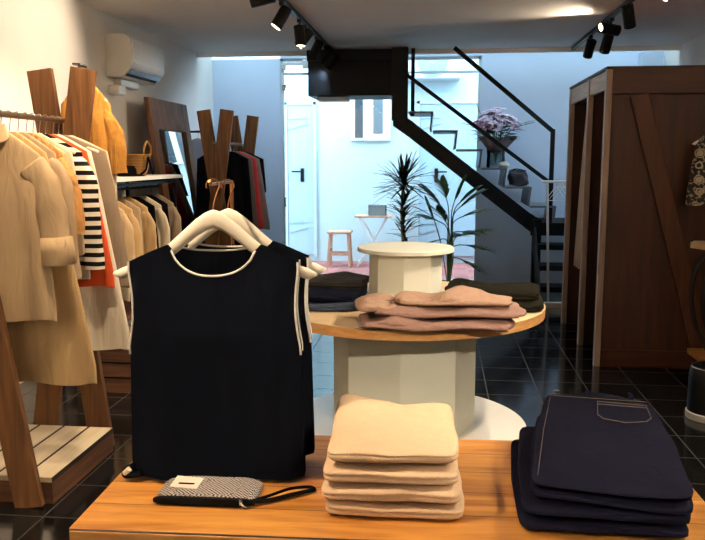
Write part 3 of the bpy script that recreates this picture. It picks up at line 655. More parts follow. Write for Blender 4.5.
def sleeveless_top(label, cx, cy, ztop, hem, rz, group, flare=.0):
    t = thing('sleeveless_top', label, 'top', (cx, cy, ztop), rz, group)
    nc, nr = 36, 26; hwT, hwB, nk, L = .218, .232+flare, .112, ztop-hem
    def topz(x, back):
        a = abs(x)
        if a <= nk: return -(.020 if back else .080)*(1-(a/nk)**2.4)**.6+.0
        return -.045*((a-nk)/(hwT-nk))**1.15
    def P(i, j, back):
        u = -1+2*i/nc; xt = u*hwT; zt = topz(xt, back); f = j/nr; z = zt+(-L-zt)*f**1.0
        arm = max(0, min(1, (.27+z)/.2)); x = u*(hwB+(hwT-hwB)*max(0, 1+z/L)); x -= (.010*sin(pi*arm)) * u*abs(u)**3
        dd = .012+.045*min(1, (-z)/.22)*(1-.55*abs(u)**3); dd += .007*sin(u*9+1.3+z*2)*f+.004*nz(u*3, z*5, 2.0)
        edge = abs(u)**14; open_ = .024 if z > -.28 else .02
        dd = dd*(1-edge)+open_*edge*1.0
        return V((x, dd*(1 if back else -1), z))
    bm = MB(); b = bm.bm; g = {}
    for bk in (0, 1):
        for i in range(nc+1):
            for j in range(nr+1): g[bk, i, j] = b.verts.new(P(i, j, bk))
        for i in range(nc):
            for j in range(nr): b.faces.new((g[bk, i, j], g[bk, i+1, j], g[bk, i+1, j+1], g[bk, i, j+1]))
    for i in (0, nc):
        for j in range(nr):
            if g[0, i, j].co.z < -.26: b.faces.new((g[0, i, j], g[0, i, j+1], g[1, i, j+1], g[1, i, j]))
    for i in range(nc):
        u = -1+2*(i+.5)/nc
        if abs(u*hwT) > nk: b.faces.new((g[0, i, 0], g[0, i+1, 0], g[1, i+1, 0], g[1, i, 0]))
    pip = MB(); ns = [i for i in range(nc+1) if abs((-1+2*i/nc)*hwT) <= nk+.006]
    pip.tube([P(i, 0, 0)+V((0, -.002, -.001)) for i in ns], .0031, 6)
    pb = MB().tube([P(i, 0, 1)+V((0, .001, 0)) for i in ns], .003, 6)
    arms = []
    for i in (0, nc):
        am = MB()
        for bk in (0, 1): am.tube([P(i, j, bk)+V((0, -.002 if not bk else .002, 0)) for j in range(nr+1) if P(i, j, 0).z > -.29], .0031, 6)
        arms.append(am)
    obj('body', bm, 'blackcloth', t, True, local=True)
    for n_, m_ in (('front_neck_piping', pip), ('back_neck_piping', pb), ('armhole_piping', arms[0]), ('armhole_piping', arms[1])):
        q = obj(n_, m_, 'piping', t, True, local=True); q['label'] = 'white piping'
    obj('neck_button', MB().superbox((0, .026, -.035), (.008, .006, .014), 2.5, 4), 'silver', t, local=True)
    ds = obj('drawstring', MB().tube(spline([(-hwB+.01, -.03, -L+.03), (-hwB-.012, -.035, -L+.018), (-hwB-.01, -.04, -L+.006), (-hwB+.03, -.04, -L+.012)], 5), .009, 8), 'blackcloth', t, True, local=True)
    obj('cord_tip', MB().tube([(-hwB-.008, -.045, -L+.012), (-hwB+.006, -.048, -L+.024)], .0085, 8), 'hanger', ds, True) if False else None
    q = obj('cord_end', MB().tube([(-hwB-.014, -.042, -L+.012), (-hwB+.0, -.046, -L+.026)], .0075, 8), 'hanger', t, True, local=True); q['label'] = 'white cord end'
    return t
RZ_ = 1.447
SX, SY = -.58, 1.965
TR = R(5)
stnd = thing('tabletop_clothes_stand', 'slim copper stand on the wooden table carrying the black tops', 'clothes stand', (SX, 2.15, TZ))
obj('base_plate', MB().box((SX-.09, 2.08, TZ+.0005), (SX+.09, 2.2, TZ+.010), bev=.003), 'copper', stnd)
obj('post', MB().cyl((SX, 2.15, TZ+.008), (SX, 2.15, RZ_-.008), .0055, 10), 'copper', stnd, True)
obj('hanging_arm', MB().tube([(SX, 2.156, RZ_-.008), (SX, 2.10, RZ_-.008), (SX, 1.945, RZ_-.008), (SX, 1.935, RZ_)], .0045, 10), 'copper', stnd, True)
G = 'black tops on the copper stand'
coat_hanger('white wooden hanger inside the front black piped top', SX, 1.965, RZ_, .268, .082, .158, group='hangers on the copper stand', thick=.010, rz=TR, bar=.026, steep=True)
sleeveless_top('black sleeveless top with white piping, front one on the hanger', SX, 1.965, 1.285, TZ+.012, TR, G)
coat_hanger('white wooden hanger inside the rear black piped top', SX+.006, 2.085, RZ_-.004, .268, .082, .158, group='hangers on the copper stand', thick=.010, rz=TR, bar=.026, steep=True)
sleeveless_top('black sleeveless top with white piping, half hidden behind the front one', SX+.006, 2.085, 1.282, TZ+.03, TR, G)

# ------------------------------------------------------------------ hanging garments
def garment(name, label, cat, m, cx, cy, zn, hw=.2, nk=.07, drop=.085, length=.65, hem=.24, depth=.045, sleeve=None, collar=None, group=None, rz=0, seed=0, folds=.012, cuffm=None, hemm=None, buttons=False, dhem=None):
    t = thing(name, label, cat, (cx, cy, zn), rz, group); n = 48; rings = []
    zs = [-length, -length+.012]+[-length+(length-drop-.0)*k/12 for k in range(1, 13)]+[-drop*k/5 for k in range(4, -1, -1)]
    k1, k2, ph = random.choice((4, 5, 6)), random.choice((7, 9)), random.random()*6
    for z in zs:
        if z <= -drop:
            f = (-z-drop)/(length-drop); a = hw+(hem-hw)*min(1, f*1.1)**.9 if f > .02 else hw; b = depth*(.45+.55*min(1, f*4)); b += ((dhem or depth)-depth)*f
        else:
            f = 0; s = -z/drop; a = nk+(hw-nk)*s**.9; b = depth*(.35+.1*s)
        rg = []
        for k in range(n):
            th = 2*pi*k/n; c_, s_ = cos(th), sin(th)
            x = a*abs(c_)**.85*(1 if c_ > 0 else -1); y = b*abs(s_)**.8*(1 if s_ > 0 else -1)
            w_ = folds*f**.7*(sin(k1*th+ph+z*1.5)+.5*sin(k2*th+ph*2))+.004*nz(x*6+seed, y*6, z*5)
            rg.append((x+w_*.5*c_, y+w_*s_*1.2, z+(0 if z > -length+.02 else .006*sin(k1*th+ph))))
        rings.append(rg)
    obj('body', MB().loft(rings, False, False), m, t, 'all', local=True)
    if hemm:
        obj('shirt_tail', MB().loft([[(x*.97, y*.9, z) for x, y, z in rings[0]], [(x*.97, y*.9, -length-.055) for x, y, z in rings[0]]], False, False), hemm, t, 'all', local=True)
    if sleeve:
        L, out, r0, r1 = sleeve
        for s in (-1, 1):
            p0 = V((s*(hw-.045), 0, -drop-.045)); p1 = V((s*(hw+out*.25), -.004, -drop-.13)); p2 = V((s*(hw+out*.6), -.010, -drop-L*.55)); p3 = V((s*(hw+out*.8), -.013, -drop-L))
            q = spline([p0, p1, p2, p3], 7); m_ = len(q)
            def ring(i_, e=1.0, back=0.0):
                t = (q[min(i_+1, m_-1)]-q[max(i_-1, 0)]).normalized(); ev = V((-t.z, 0, t.x)); ev.normalize()
                r_ = (r0*.72+(r1-r0*.72)*min(1, (i_/(m_-1))*1.4))*e; fl = .05*sin(i_*1.1+seed)
                return [q[i_]-t*back+ev*cos(2*pi*k/20)*r_*(1+fl+.06*sin(3*2*pi*k/20+seed+i_*.35))+V((0, sin(2*pi*k/20)*min(r_*.55, .03)*(1+.3*sin(2*2*pi*k/20+i_*.5+seed)), 0)) for k in range(20)]
            sl_ = obj('sleeve', MB().loft([ring(i_) for i_ in range(m_)], True, False), m, t, 'all', local=True)
            if cuffm:
                obj('cuff', MB().loft([ring(m_-1, e, b_) for b_, e in ((.115, 1.02), (.12, 1.14), (.06, 1.2), (.005, 1.22), (.0, 1.08))], False, False), cuffm, sl_, 'all', local=True)
    if collar:
        cm = MB(); rc = []
        for h, e, dy in ((.0, 1.0, 0), (.028, .92, .0), (.03, 1.0, -.004), (-.025, 1.28, -.012)):
            rc.append([((nk*e)*cos(a), (.022*e+.004)*sin(a)+dy, h-.028*max(0, -sin(a))*1.2) for a in [2*pi*k/24 for k in range(24)]])
        cm.loft(rc, False, False); obj('collar', cm, collar, t, 'all', local=True)
    if buttons:
        obj('placket', MB().loft([[(x_, -depth*1.0-.012-.004*(1 if abs(x_) < .016 else 0), z_) for x_ in (-.02, -.015, .015, .02)]+[(.02, -.005, z_), (-.02, -.005, z_)] for z_ in [-drop-.02-(length-drop-.04)*k_/8 for k_ in range(9)]]), m, t, 'all', local=True)
        for k in range(6): obj('button', MB().superbox((.0, -depth-.018, -drop-.06-k*.07), (.014, .006, .014), 2.2, 4), 'hingegrey', t, local=True)
    return t
def on_hanger(cx, cy, zr, desc, gh, hw=.19, drop=.09, m='hanger', rz=0, dz=.09):
    return coat_hanger('pale hanger holding the '+desc, cx, cy, zr, hw, dz, drop, m, 'silver', gh, rz, .008, .013)
def plank_x_rack(nm, label, y0, y1, xt, xb, zt, railx, railz, fs=0, zb=0):
    r_ = thing(nm, label, 'clothes rack', (railx, (y0+y1)/2, 0)); t_ = .032
    for yi, y in enumerate((y0, y1)):
        dy = t_ if yi == 0 else -t_
        xt_ = (xt[0]+fs, xt[1]+fs) if yi == 0 else xt
        obj('cross_board', MB().beam((xt_[1], y, zt), (xb[0], y, zb), .127, t_, up=(0, 1, 0)), 'rust', r_)
        obj('cross_board', MB().beam((xt_[0], y+.034*(1 if yi == 0 else 1), zt), (xb[1], y+.034, zb), .127, t_, up=(0, 1, 0)), 'rust', r_)
    obj('rail', MB().cyl((railx, y0-.05, railz), (railx, y1+.26, railz), .014, 14), 'steelrail', r_, True)
    return r_
# near rack on the left
RX, RZ = -1.87, 1.695
plank_x_rack('clothes_rack', 'rustic crossed-board clothes rack nearest on the left', 3.02, 3.76, (-1.99, -1.745), (-2.065, -1.755), 1.945, RX, RZ, fs=-.075)
pl = thing('slatted_platform', 'low cream plank platform under the nearest clothes rack', 'platform', (-2.2, 3.45, 0))
obj('plank_top', MB().box((-2.74, 3.085, .10), (-1.665, 3.735, .125), bev=.003), 'cream_plank', pl)
obj('skirt', MB().box((-2.735, 3.09, 0), (-1.668, 3.73, .10)), 'barkside', pl)
G = 'garments on the nearest rack'; GH = 'hangers on the nearest rack'
random.seed(21)
ZN = RZ-.075
rack1 = [
 ('shirt', 'beige linen shirt with rolled cuffs, first on the nearest rack', 'shirt', 'beige', 3.12, dict(hw=.215, nk=.07, drop=.10, length=.80, hem=.245, depth=.032, sleeve=(.46, .075, .085, .068), collar='beige', cuffm='beige', buttons=True)),
 ('dress', 'sand coloured long dress behind the beige linen shirt', 'dress', 'sand', 3.20, dict(hw=.20, drop=.09, length=1.10, hem=.37, depth=.026, folds=.014, dhem=.03)),
 ('shirt', 'beige long-sleeved shirt hanging between sand dress and apricot knit', 'shirt', 'pebble', 3.27, dict(hw=.205, drop=.09, length=.70, hem=.24, depth=.024, folds=.007, sleeve=(.55, .05, .07, .055))),
 ('knitwear', 'apricot textured knit top on the nearest rack', 'knit top', 'orange', 3.34, dict(hw=.205, drop=.09, length=.60, hem=.25, depth=.026, folds=.006, sleeve=(.36, .03, .07, .065))),
 ('blouse', 'cream blouse hanging behind the apricot knit top', 'blouse', 'cream', 3.41, dict(hw=.215, drop=.09, length=.55, hem=.25, depth=.022, folds=.006)),
 ('striped_sweater', 'black and white striped sweater with white tail on the nearest rack', 'sweater', 'striped', 3.47, dict(hw=.235, drop=.085, length=.62, hem=.25, depth=.022, folds=.006, sleeve=(.54, .045, .065, .05), hemm='offwhite')),
 ('blouse', 'coral orange blouse hanging behind the striped sweater', 'blouse', 'coral', 3.53, dict(hw=.228, drop=.08, length=.72, hem=.335, depth=.022, folds=.007)),
 ('dress', 'off white long tunic with long hem on the nearest rack', 'dress', 'offwhite', 3.59, dict(hw=.22, drop=.08, length=1.04, hem=.37, depth=.024, folds=.009, dhem=.024)),
 ('jacket', 'taupe jacket hanging towards the far end of the nearest rack', 'jacket', 'taupe', 3.66, dict(hw=.265, drop=.08, length=.74, hem=.365, depth=.024, folds=.006)),
 ('shirt', 'pale cream shirt, last one on the nearest rack', 'shirt', 'cream', 3.715, dict(hw=.25, drop=.08, length=.82, hem=.33, depth=.02, folds=.008)),
]
short = ['beige linen shirt', 'sand dress', 'long-sleeved beige shirt', 'apricot knit top', 'cream blouse', 'striped sweater', 'coral blouse', 'off white tunic', 'taupe jacket', 'last cream shirt on the nearest rack']
for i, (nm, lab, cat, m, y, kw) in enumerate(rack1):
    garment(nm, lab, cat, m, RX, y, ZN, group=G, seed=i*2.3, **kw)
    on_hanger(RX, y, RZ+.013, short[i], GH, hw=kw['hw']-.02, drop=kw['drop'])
# outfit at the end of the rack
MX, MY = -1.865, 4.02
coat_hanger('white hanger holding the mustard sweater', MX, MY, 1.99, .125, .105, .08, 'hanger', 'silver')
garment('knit_sweater', 'mustard yellow knit sweater at the far end of the nearest rack', 'sweater', 'mustard', MX, MY, 1.89, hw=.135, nk=.05, drop=.10, length=.42, hem=.15, depth=.045, sleeve=(.36, .045, .055, .05), folds=.010, seed=3)
tr = thing('cream_trousers', 'cream trousers hanging below the mustard sweater', 'trousers', (MX, MY, 1.5))
for s in (-1, 1):
    rg = [[(MX+s*.075+(.078+.006*sin(z*9))*cos(2*pi*k/20)+.006*s*(1.5-z), MY+.045*sin(2*pi*k/20), z) for k in range(20)] for z in [1.47-.07*j for j in range(14)]]
    obj('trouser_leg', MB().loft(rg), 'cream', tr, 'all')
obj('waistband', MB().loft([[(MX+.152*cos(2*pi*k/24), MY+.046*sin(2*pi*k/24), z) for k in range(24)] for z in (1.46, 1.51)]), 'cream', tr, 'all')
for k in range(4): obj('button', MB().superbox((MX+.14, MY-.035, 1.44-k*.05), (.012, .012, .012), 2.2, 3), 'black', tr)
pgm = thing('hook_bracket', 'thin black bracket behind the nearest rack holding the mustard sweater', 'hook', (MX, 3.9, 1.99))
obj('arm', MB().tube([(-1.80, 3.80, 1.90), (-1.80, 3.83, 1.975), (MX, 3.9, 1.985), (MX, 4.05, 1.985)], .006, 8), 'black', pgm, True)
obj('plate', MB().box((-1.82, 3.793, 1.86), (-1.78, 3.80, 1.92)), 'black', pgm)
# shelf unit with lower clothes rail, against the left wall
sh = thing('wall_shelf_rack', 'white shelf on a dark frame with a clothes rail under it', 'shelf', (-2.5, 6.0, 0))
obj('shelf_board', MB().box((-2.78, 5.25, 1.345), (-2.25, 6.72, 1.375), bev=.004), 'shelfwhite', sh)
fr = MB()
for y in (5.32, 6.66):
    for x in (-2.74, -2.31): fr.box((x-.012, y-.012, 0), (x+.012, y+.012, 1.345))
    fr.box((-2.74, y-.01, 1.31), (-2.31, y+.01, 1.335)).box((-2.74, y-.01, .28), (-2.31, y+.01, .30))
fr.box((-2.75, 5.32, 1.305), (-2.73, 6.66, 1.33)).box((-2.32, 5.32, 1.305), (-2.30, 6.66, 1.33))
obj('frame', fr, 'black', sh)
obj('rail', MB().cyl((-2.46, 5.32, 1.275), (-2.46, 6.66, 1.275), .010, 12), 'black', sh, True)
obj('lower_board', MB().box((-2.74, 5.3, .30), (-2.31, 6.68, .325)), 'barkside', sh)
bs = thing('wicker_basket', 'small wicker basket with looped handles on the white shelf', 'basket', (-2.47, 6.12, 1.375))
BX, BY, BZ = -2.47, 6.06, 1.376
obj('body', MB().lathe([(.10, BZ), (.125, BZ+.05), (.14, BZ+.15), (.145, BZ+.165), (.13, BZ+.165), (.115, BZ+.05), (0, BZ+.01)], (BX, BY+.06, 0), 28).shift((0, 0, 0)), 'wicker', bs, True)
for s in (-1, 1):
    obj('handle', MB().tube(spline([(BX+s*.12, BY, BZ+.13), (BX+s*.135, BY-.01, BZ+.22), (BX+s*.13, BY+.06, BZ+.27), (BX+s*.135, BY+.13, BZ+.22), (BX+s*.12, BY+.12, BZ+.13)]), .008, 7), 'wicker', bs, True)
obj('rim', MB().tube([(BX+.143*cos(k*pi/14), BY+.06+.143*sin(k*pi/14), BZ+.163) for k in range(29)], .008, 7), 'wicker', bs, True)
ht = thing('felt_hat', 'black felt hat lying on the white shelf before the basket', 'hat', (-2.43, 5.84, 1.376))
obj('brim', MB().lathe([(.0, 1.377), (.15, 1.378), (.175, 1.384), (.15, 1.386), (.10, 1.392)], (-2.43, 5.84, 0), 32), 'felt', ht, True)
obj('crown', MB().lathe([(.102, 1.388), (.10, 1.42), (.085, 1.455), (.04, 1.458), (0, 1.452)], (-2.43, 5.84, 0), 28), 'felt', ht, True)
tag(obj('leather_strap', MB().tube(spline([(-2.37, 6.03, 1.384), (-2.325, 6.05, 1.43), (-2.315, 6.07, 1.52), (-2.30, 6.09, 1.44), (-2.29, 6.1, 1.386)]), .008, 8), 'denim', None, True), 'dark blue strap loop leaning by the basket on the shelf', 'strap')
G = 'garments on the rail under the white shelf'; GH = 'hangers under the white shelf'
random.seed(5)
low = [('jacket', 'beige buttoned jacket, first under the white shelf', 'jacket', 'beige', dict(hw=.2, length=.68, sleeve=(.5, .03, .07, .055), buttons=True, collar='pebble'), 'beige buttoned jacket'),
       ('shirt', 'light tan shirt behind the buttoned jacket under the shelf', 'shirt', 'sand', dict(hw=.2, length=.62, sleeve=(.5, .03, .065, .05)), 'light tan shirt'),
       ('shirt', 'pale brown linen shirt, third under the white shelf', 'shirt', 'pebble', dict(hw=.2, length=.66), 'pale brown linen shirt'),
       ('blouse', 'sand blouse, fourth under the white shelf', 'blouse', 'sand', dict(hw=.2, length=.6, sleeve=(.4, .03, .06, .05)), 'sand blouse'),
       ('blouse', 'black blouse with thin build, fifth under the white shelf', 'blouse', 'navyblack', dict(hw=.2, length=.62), 'black blouse'),
       ('cardigan', 'cream cardigan between two dark garments under the shelf', 'cardigan', 'cream', dict(hw=.2, length=.6, sleeve=(.5, .03, .06, .05)), 'cream cardigan'),
       ('coat', 'black coat, second from the far end under the shelf', 'coat', 'navyblack', dict(hw=.2, length=.7), 'black coat'),
       ('jacket', 'tan jacket at the far end under the white shelf', 'jacket', 'pebble', dict(hw=.2, length=.62, sleeve=(.45, .03, .065, .05)), 'tan jacket')]
low[4] = ('blouse', 'black blouse, fifth along the rail under the white shelf') + low[4][2:]
for i, (nm, lab, cat, m, kw, sd) in enumerate(low):
    y = 5.42+i*.152; garment(nm, lab, cat, m, -2.46, y, 1.275-.065, drop=.075, hem=.23, depth=.04, group=G, seed=i*1.7, **kw)
    on_hanger(-2.46, y, 1.284, sd+' under the shelf', GH, hw=.175, drop=.075, dz=.085)
# low wooden crate behind
cr = thing('wooden_crate', 'dark wooden crate on the floor under the beige garments', 'crate', (-2.12, 5.0, 0))
cm = MB().box((-2.34, 4.72, .0), (-1.86, 4.74, .30)).box((-2.34, 5.18, 0), (-1.86, 5.2, .30)).box((-2.34, 4.72, 0), (-2.32, 5.2, .30)).box((-1.88, 4.72, 0), (-1.86, 5.2, .30)).box((-2.34, 4.72, .0), (-1.86, 5.2, .02))
obj('body', cm, 'barkside', cr); obj('lid', MB().box((-2.36, 4.70, .30), (-1.84, 5.22, .325), bev=.003), 'rust', cr)
for z in (.1, .2): obj('slat_gap', MB().box((-2.33, 4.716, z-.004), (-1.87, 4.7205, z+.004)), 'felt', cr)
# leaning mirror
mr = thing('floor_mirror', 'brown wood framed mirror leaning on the left wall', 'mirror', (-2.5, 7.4, 0))
def mx(z): return -2.38-.13*z     # plane of the mirror leaning back towards the wall
y0, y1, zt = 6.88, 7.95, 2.06
def lean(mb):
    for v in mb.bm.verts: v.co.x += mx(v.co.z)
    return mb
obj('frame_post', lean(MB().box((0, y0, .0), (.045, y0+.15, zt), bev=.004)), 'rust', mr)
obj('frame_post', lean(MB().box((0, y1-.15, .0), (.045, y1, zt), bev=.004)), 'rust', mr)
obj('frame_top', lean(MB().box((0, y0+.15, zt-.28), (.045, y1-.15, zt), bev=.004)), 'rust', mr)
obj('frame_bottom', lean(MB().box((0, y0+.15, .05), (.045, y1-.15, .25), bev=.004)), 'rust', mr)
obj('mirror_glass', lean(MB().box((.008, y0+.14, .22), (.018, y1-.14, zt-.26))), 'mirror', mr)
obj('backing', lean(MB().box((-.004, y0+.03, .05), (.007, y1-.03, zt-.03))), 'barkside', mr)
# far rack
plank_x_rack('clothes_rack', 'rustic crossed-board clothes rack at the far left', 7.18, 8.20, (-2.20, -1.965), (-2.245, -1.92), 1.96, -2.09, 1.66)
pf2 = thing('slatted_platform', 'low cream plank platform under the far clothes rack', 'platform', (-2.1, 7.7, 0))
obj('plank_top', MB().box((-2.34, 7.25, .10), (-1.80, 8.17, .125)), 'cream_plank', pf2); obj('skirt', MB().box((-2.335, 7.255, 0), (-1.805, 8.165, .10)), 'barkside', pf2)
G = 'garments on the far rack'; GH = 'hangers on the far rack'
random.seed(8)
far = [('dress', 'long black dress, nearest on the far rack', 'dress', 'navyblack', -.03, dict(hw=.21, length=1.0, hem=.25), 'long black dress'),
       ('dress', 'black sleeveless dress, second on the far rack', 'dress', 'blackcloth', 0.02, dict(hw=.22, length=.95, hem=.26), 'black sleeveless dress'),
       ('coat', 'blue black coat, third on the far rack', 'coat', 'navyblack', .03, dict(hw=.22, length=.9, hem=.26), 'blue black coat'),
       ('blouse', 'mid grey blouse beside the coral red one on the far rack', 'blouse', 'greycloth', .02, dict(hw=.225, length=.95, hem=.28), 'mid grey blouse'),
       ('blouse', 'coral red blouse on the far rack', 'blouse', 'red', .03, dict(hw=.23, length=.78, hem=.29), 'coral red blouse'),
       ('jacket', 'warm grey jacket behind the coral red blouse', 'jacket', 'warmgrey', .03, dict(hw=.235, length=.80, hem=.33), 'warm grey jacket'),
       ('jacket', 'short black jacket, last on the far rack', 'jacket', 'navyblack', .03, dict(hw=.25, length=.42, hem=.27), 'short black jacket')]
for i, (nm, lab, cat, m, dx, kw, sd) in enumerate(far):
    y = 7.30+i*.135; garment(nm, lab, cat, m, -2.09, y, 1.66-.075, drop=.075, depth=.045, group=G, seed=i*1.1, **kw)
    on_hanger(-2.09, y, 1.673, sd, GH, hw=kw['hw']-.02, drop=.075)
wr = thing('wall_peg_rail', 'short black peg arm on the wall beside the mirror', 'rail', (-2.6, 8.4, 1.8))
obj('arm', MB().cyl((-2.8, 8.25, 1.80), (-2.47, 8.25, 1.80), .012, 10), 'black', wr, True); obj('wall_plate', MB().box((-2.8, 8.2, 1.75), (-2.79, 8.3, 1.85)), 'black', wr)
garment('blouse', 'pale blue grey blouse hanging on the wall peg beside the mirror', 'blouse', 'paleblue', -2.585, 8.25, 1.72, hw=.14, nk=.05, drop=.08, length=.85, hem=.17, depth=.04, seed=4)
coat_hanger('white hanger holding the pale blue grey blouse', -2.585, 8.25, 1.812, .13, .08, .07, 'hanger', 'silver')
# air conditioner on the wall
ac = thing('wall_air_conditioner', 'white split air conditioner high on the left wall', 'air conditioner', (-2.7, 6.9, 2.18))
prof = [(-2.80, 2.20), (-2.80, 2.545), (-2.64, 2.545), (-2.585, 2.51), (-2.575, 2.33), (-2.585, 2.275), (-2.66, 2.20)]
obj('casing', MB().loft([[(x, y, z) for x, z in prof] for y in (6.46, 7.24)]), 'ac', ac)
obj('front_panel', MB().box((-2.578, 6.475, 2.335), (-2.567, 7.225, 2.51), bev=.004), 'ac', ac)
obj('air_slot', MB().loft([[(-2.578, y, 2.300), (-2.574, y, 2.296), (-2.652, y, 2.205), (-2.656, y, 2.208)] for y in (6.50, 7.20)]), 'acdark', ac)
obj('louver', MB().loft([[(-2.565, y, 2.315), (-2.557, y, 2.312), (-2.582, y, 2.268), (-2.588, y, 2.272)] for y in (6.49, 7.21)]), 'ac', ac)
obj('louver', MB().loft([[(-2.60, y, 2.262), (-2.592, y, 2.258), (-2.615, y, 2.222), (-2.62, y, 2.226)] for y in (6.49, 7.21)]), 'silver', ac)
obj('pipe_cover', MB().box((-2.80, 6.47, 2.05), (-2.70, 6.62, 2.13), bev=.01), 'ac', ac); obj('pipe_duct', MB().box((-2.80, 6.6, 2.13), (-2.73, 7.0, 2.195), bev=.01), 'ac', ac)

# ------------------------------------------------------------------ fitting rooms
fx0, fy0, fy1, fz = 1.165, 5.745, 7.33, 2.125
fz0 = .0
ff = thing('fitting_room', 'dark brown plank fitting room block with two open cubicles', 'fitting room', (1.8, 6.5, 0))
obj('side_panel', MB().box((fx0+.02, fy0, 0), (XR-.005, fy0+.035, fz-.004)), 'darkroom', ff)
obj('top_rail', MB().box((fx0+.02, fy0-.022, fz-.17), (XR-.01, fy0, fz), bev=.003), 'darkroomx', ff)
obj('bottom_rail', MB().box((fx0+.02, fy0-.022, .0), (XR-.01, fy0, .13), bev=.003), 'darkroomx', ff)
obj('diagonal_brace', MB().beam((1.37, fy0-.011, fz-.175), (1.89, fy0-.011, .135), .125, .022, up=(0, 1, 0)), 'darkbrace', ff)
for y in (fy0-.02, 6.40, fy1-.06): obj('post', MB().box((fx0-.02, y, 0), (fx0+.022, y+.055, fz), bev=.003), 'edgewood', ff)
for ya, yb_ in ((fy0+.035, 6.40), (6.455, fy1-.06)): obj('header_board', MB().box((fx0-.008, ya, fz-.13), (fx0+.018, yb_, fz-.002)), 'header', ff)
obj('partition', MB().box((fx0+.022, 6.41, 0), (XR-.01, 6.445, fz-.004)), 'darkroom', ff)
obj('back_panel', MB().box((fx0+.022, fy1-.055, 0), (XR-.01, fy1-.02, fz-.004)), 'darkroom', ff)
obj('roof', MB().box((fx0-.02, fy0-.02, fz), (XR-.006, fy1, fz+.02)), 'darkroomx', ff)
cu = MB(); rows = []
for j in range(12):
    z = 2.0-1.42*j/11; wd = .10+.10*min(1, j/6); rows.append([(1.20+.018*sin(k*1.25)+.05*(1-j/11)+.0, 6.86+(k/16-.5)*2*wd*.8, z) for k in range(17)])
cu.loft(rows, False, False, False)
t = thing('fitting_room_curtain', 'pale beige curtain hanging in the far cubicle opening', 'curtain', (1.22, 6.86, 2.0))
o = obj('cloth', cu, 'curtain', t, 'all'); q = o.modifiers.new('thick', 'SOLIDIFY'); q.thickness = .004
obj('rod', MB().cyl((1.24, 6.45, 2.005), (1.24, 7.27, 2.005), .010, 10), 'black', t, True)
t = thing('hanging_scarf', 'dusty pink scarf end in the near cubicle opening', 'scarf', (1.2, 6.0, .8))
rows = [[(1.215+.012*sin(k*1.4), 5.86+(k/10)*.16*(.6+.4*j/8), .95-.05*j*1.2) for k in range(11)] for j in range(9)]
o = obj('cloth', MB().loft(rows, False, False, False), 'mauveknit', t, 'all'); q = o.modifiers.new('thick', 'SOLIDIFY'); q.thickness = .005
obj('hook', MB().tube([(1.165, 5.80, .95), (1.235, 5.90, .955)], .006, 8), 'black', t, True)

# things along the right edge
coat_hanger('white hanger holding the printed top on the brown fitting room', 1.92, 5.60, 1.80, .215, .09, .10, 'hanger', 'silver')
garment('printed_top', 'black top with cream medallion print on the fitting room side', 'top', 'print', 1.92, 5.60, 1.715, hw=.19, nk=.08, drop=.09, length=.52, hem=.235, depth=.045, seed=2, hemm=None)
pg = thing('wall_hook', 'black hook on the fitting room side carrying the printed top', 'hook', (1.92, 5.7, 1.8))
obj('peg', MB().tube([(1.92, fy0-.001, 1.788), (1.92, 5.58, 1.788), (1.92, 5.575, 1.81)], .007, 8), 'black', pg, True); obj('back_plate', MB().box((1.895, fy0-.008, 1.75), (1.945, fy0-.0005, 1.83)), 'black', pg)
ct = thing('console_table', 'console with tan wood boards and black hoop legs at the right edge', 'table', (2.0, 5.0, 0))
obj('top_board', MB().loft([[(x, y, z) for x, y in ((1.64, 5.30), (1.75, 5.02), (2.45, 5.02), (2.45, 5.42), (1.70, 5.42))] for z in (.93, .965)]), 'tabletopround', ct)
obj('lower_board', MB().box((1.69, 5.05, .20), (2.45, 5.40, .235), bev=.003), 'tableend', ct)
for y in (5.10, 5.34): obj('hoop_leg', MB().tube(spline([(1.80, y, .93), (1.70, y, .78), (1.68, y, .58), (1.72, y, .40), (1.80, y, .24), (1.80, y, .0)], 8), .017, 10), 'black', ct, True)
for y in (5.10, 5.34): obj('hoop_leg', MB().tube(spline([(2.32, y, .93), (2.40, y, .78), (2.42, y, .58), (2.38, y, .40), (2.32, y, .24), (2.32, y, .0)], 8), .017, 10), 'black', ct, True)
bn = thing('umbrella_bin', 'black round-shouldered bin with a white base ring on the dark floor', 'bin', (1.60, 4.62, 0))
obj('body', MB().lathe([(.128, .04), (.13, .05), (.13, .26), (.118, .305), (.085, .325), (.07, .325), (.07, .30), (0, .30)], (1.60, 4.62, 0), 36), 'black', bn, True)
obj('base_ring', MB().lathe([(.13, .001), (.137, .004), (.137, .04), (.13, .045)], (1.60, 4.62, 0), 36), 'white', bn, True)
obj('rim', MB().tube([(1.60+.118*cos(k*pi/18), 4.62+.118*sin(k*pi/18), .308) for k in range(37)], .006, 7), 'silver', bn, True)
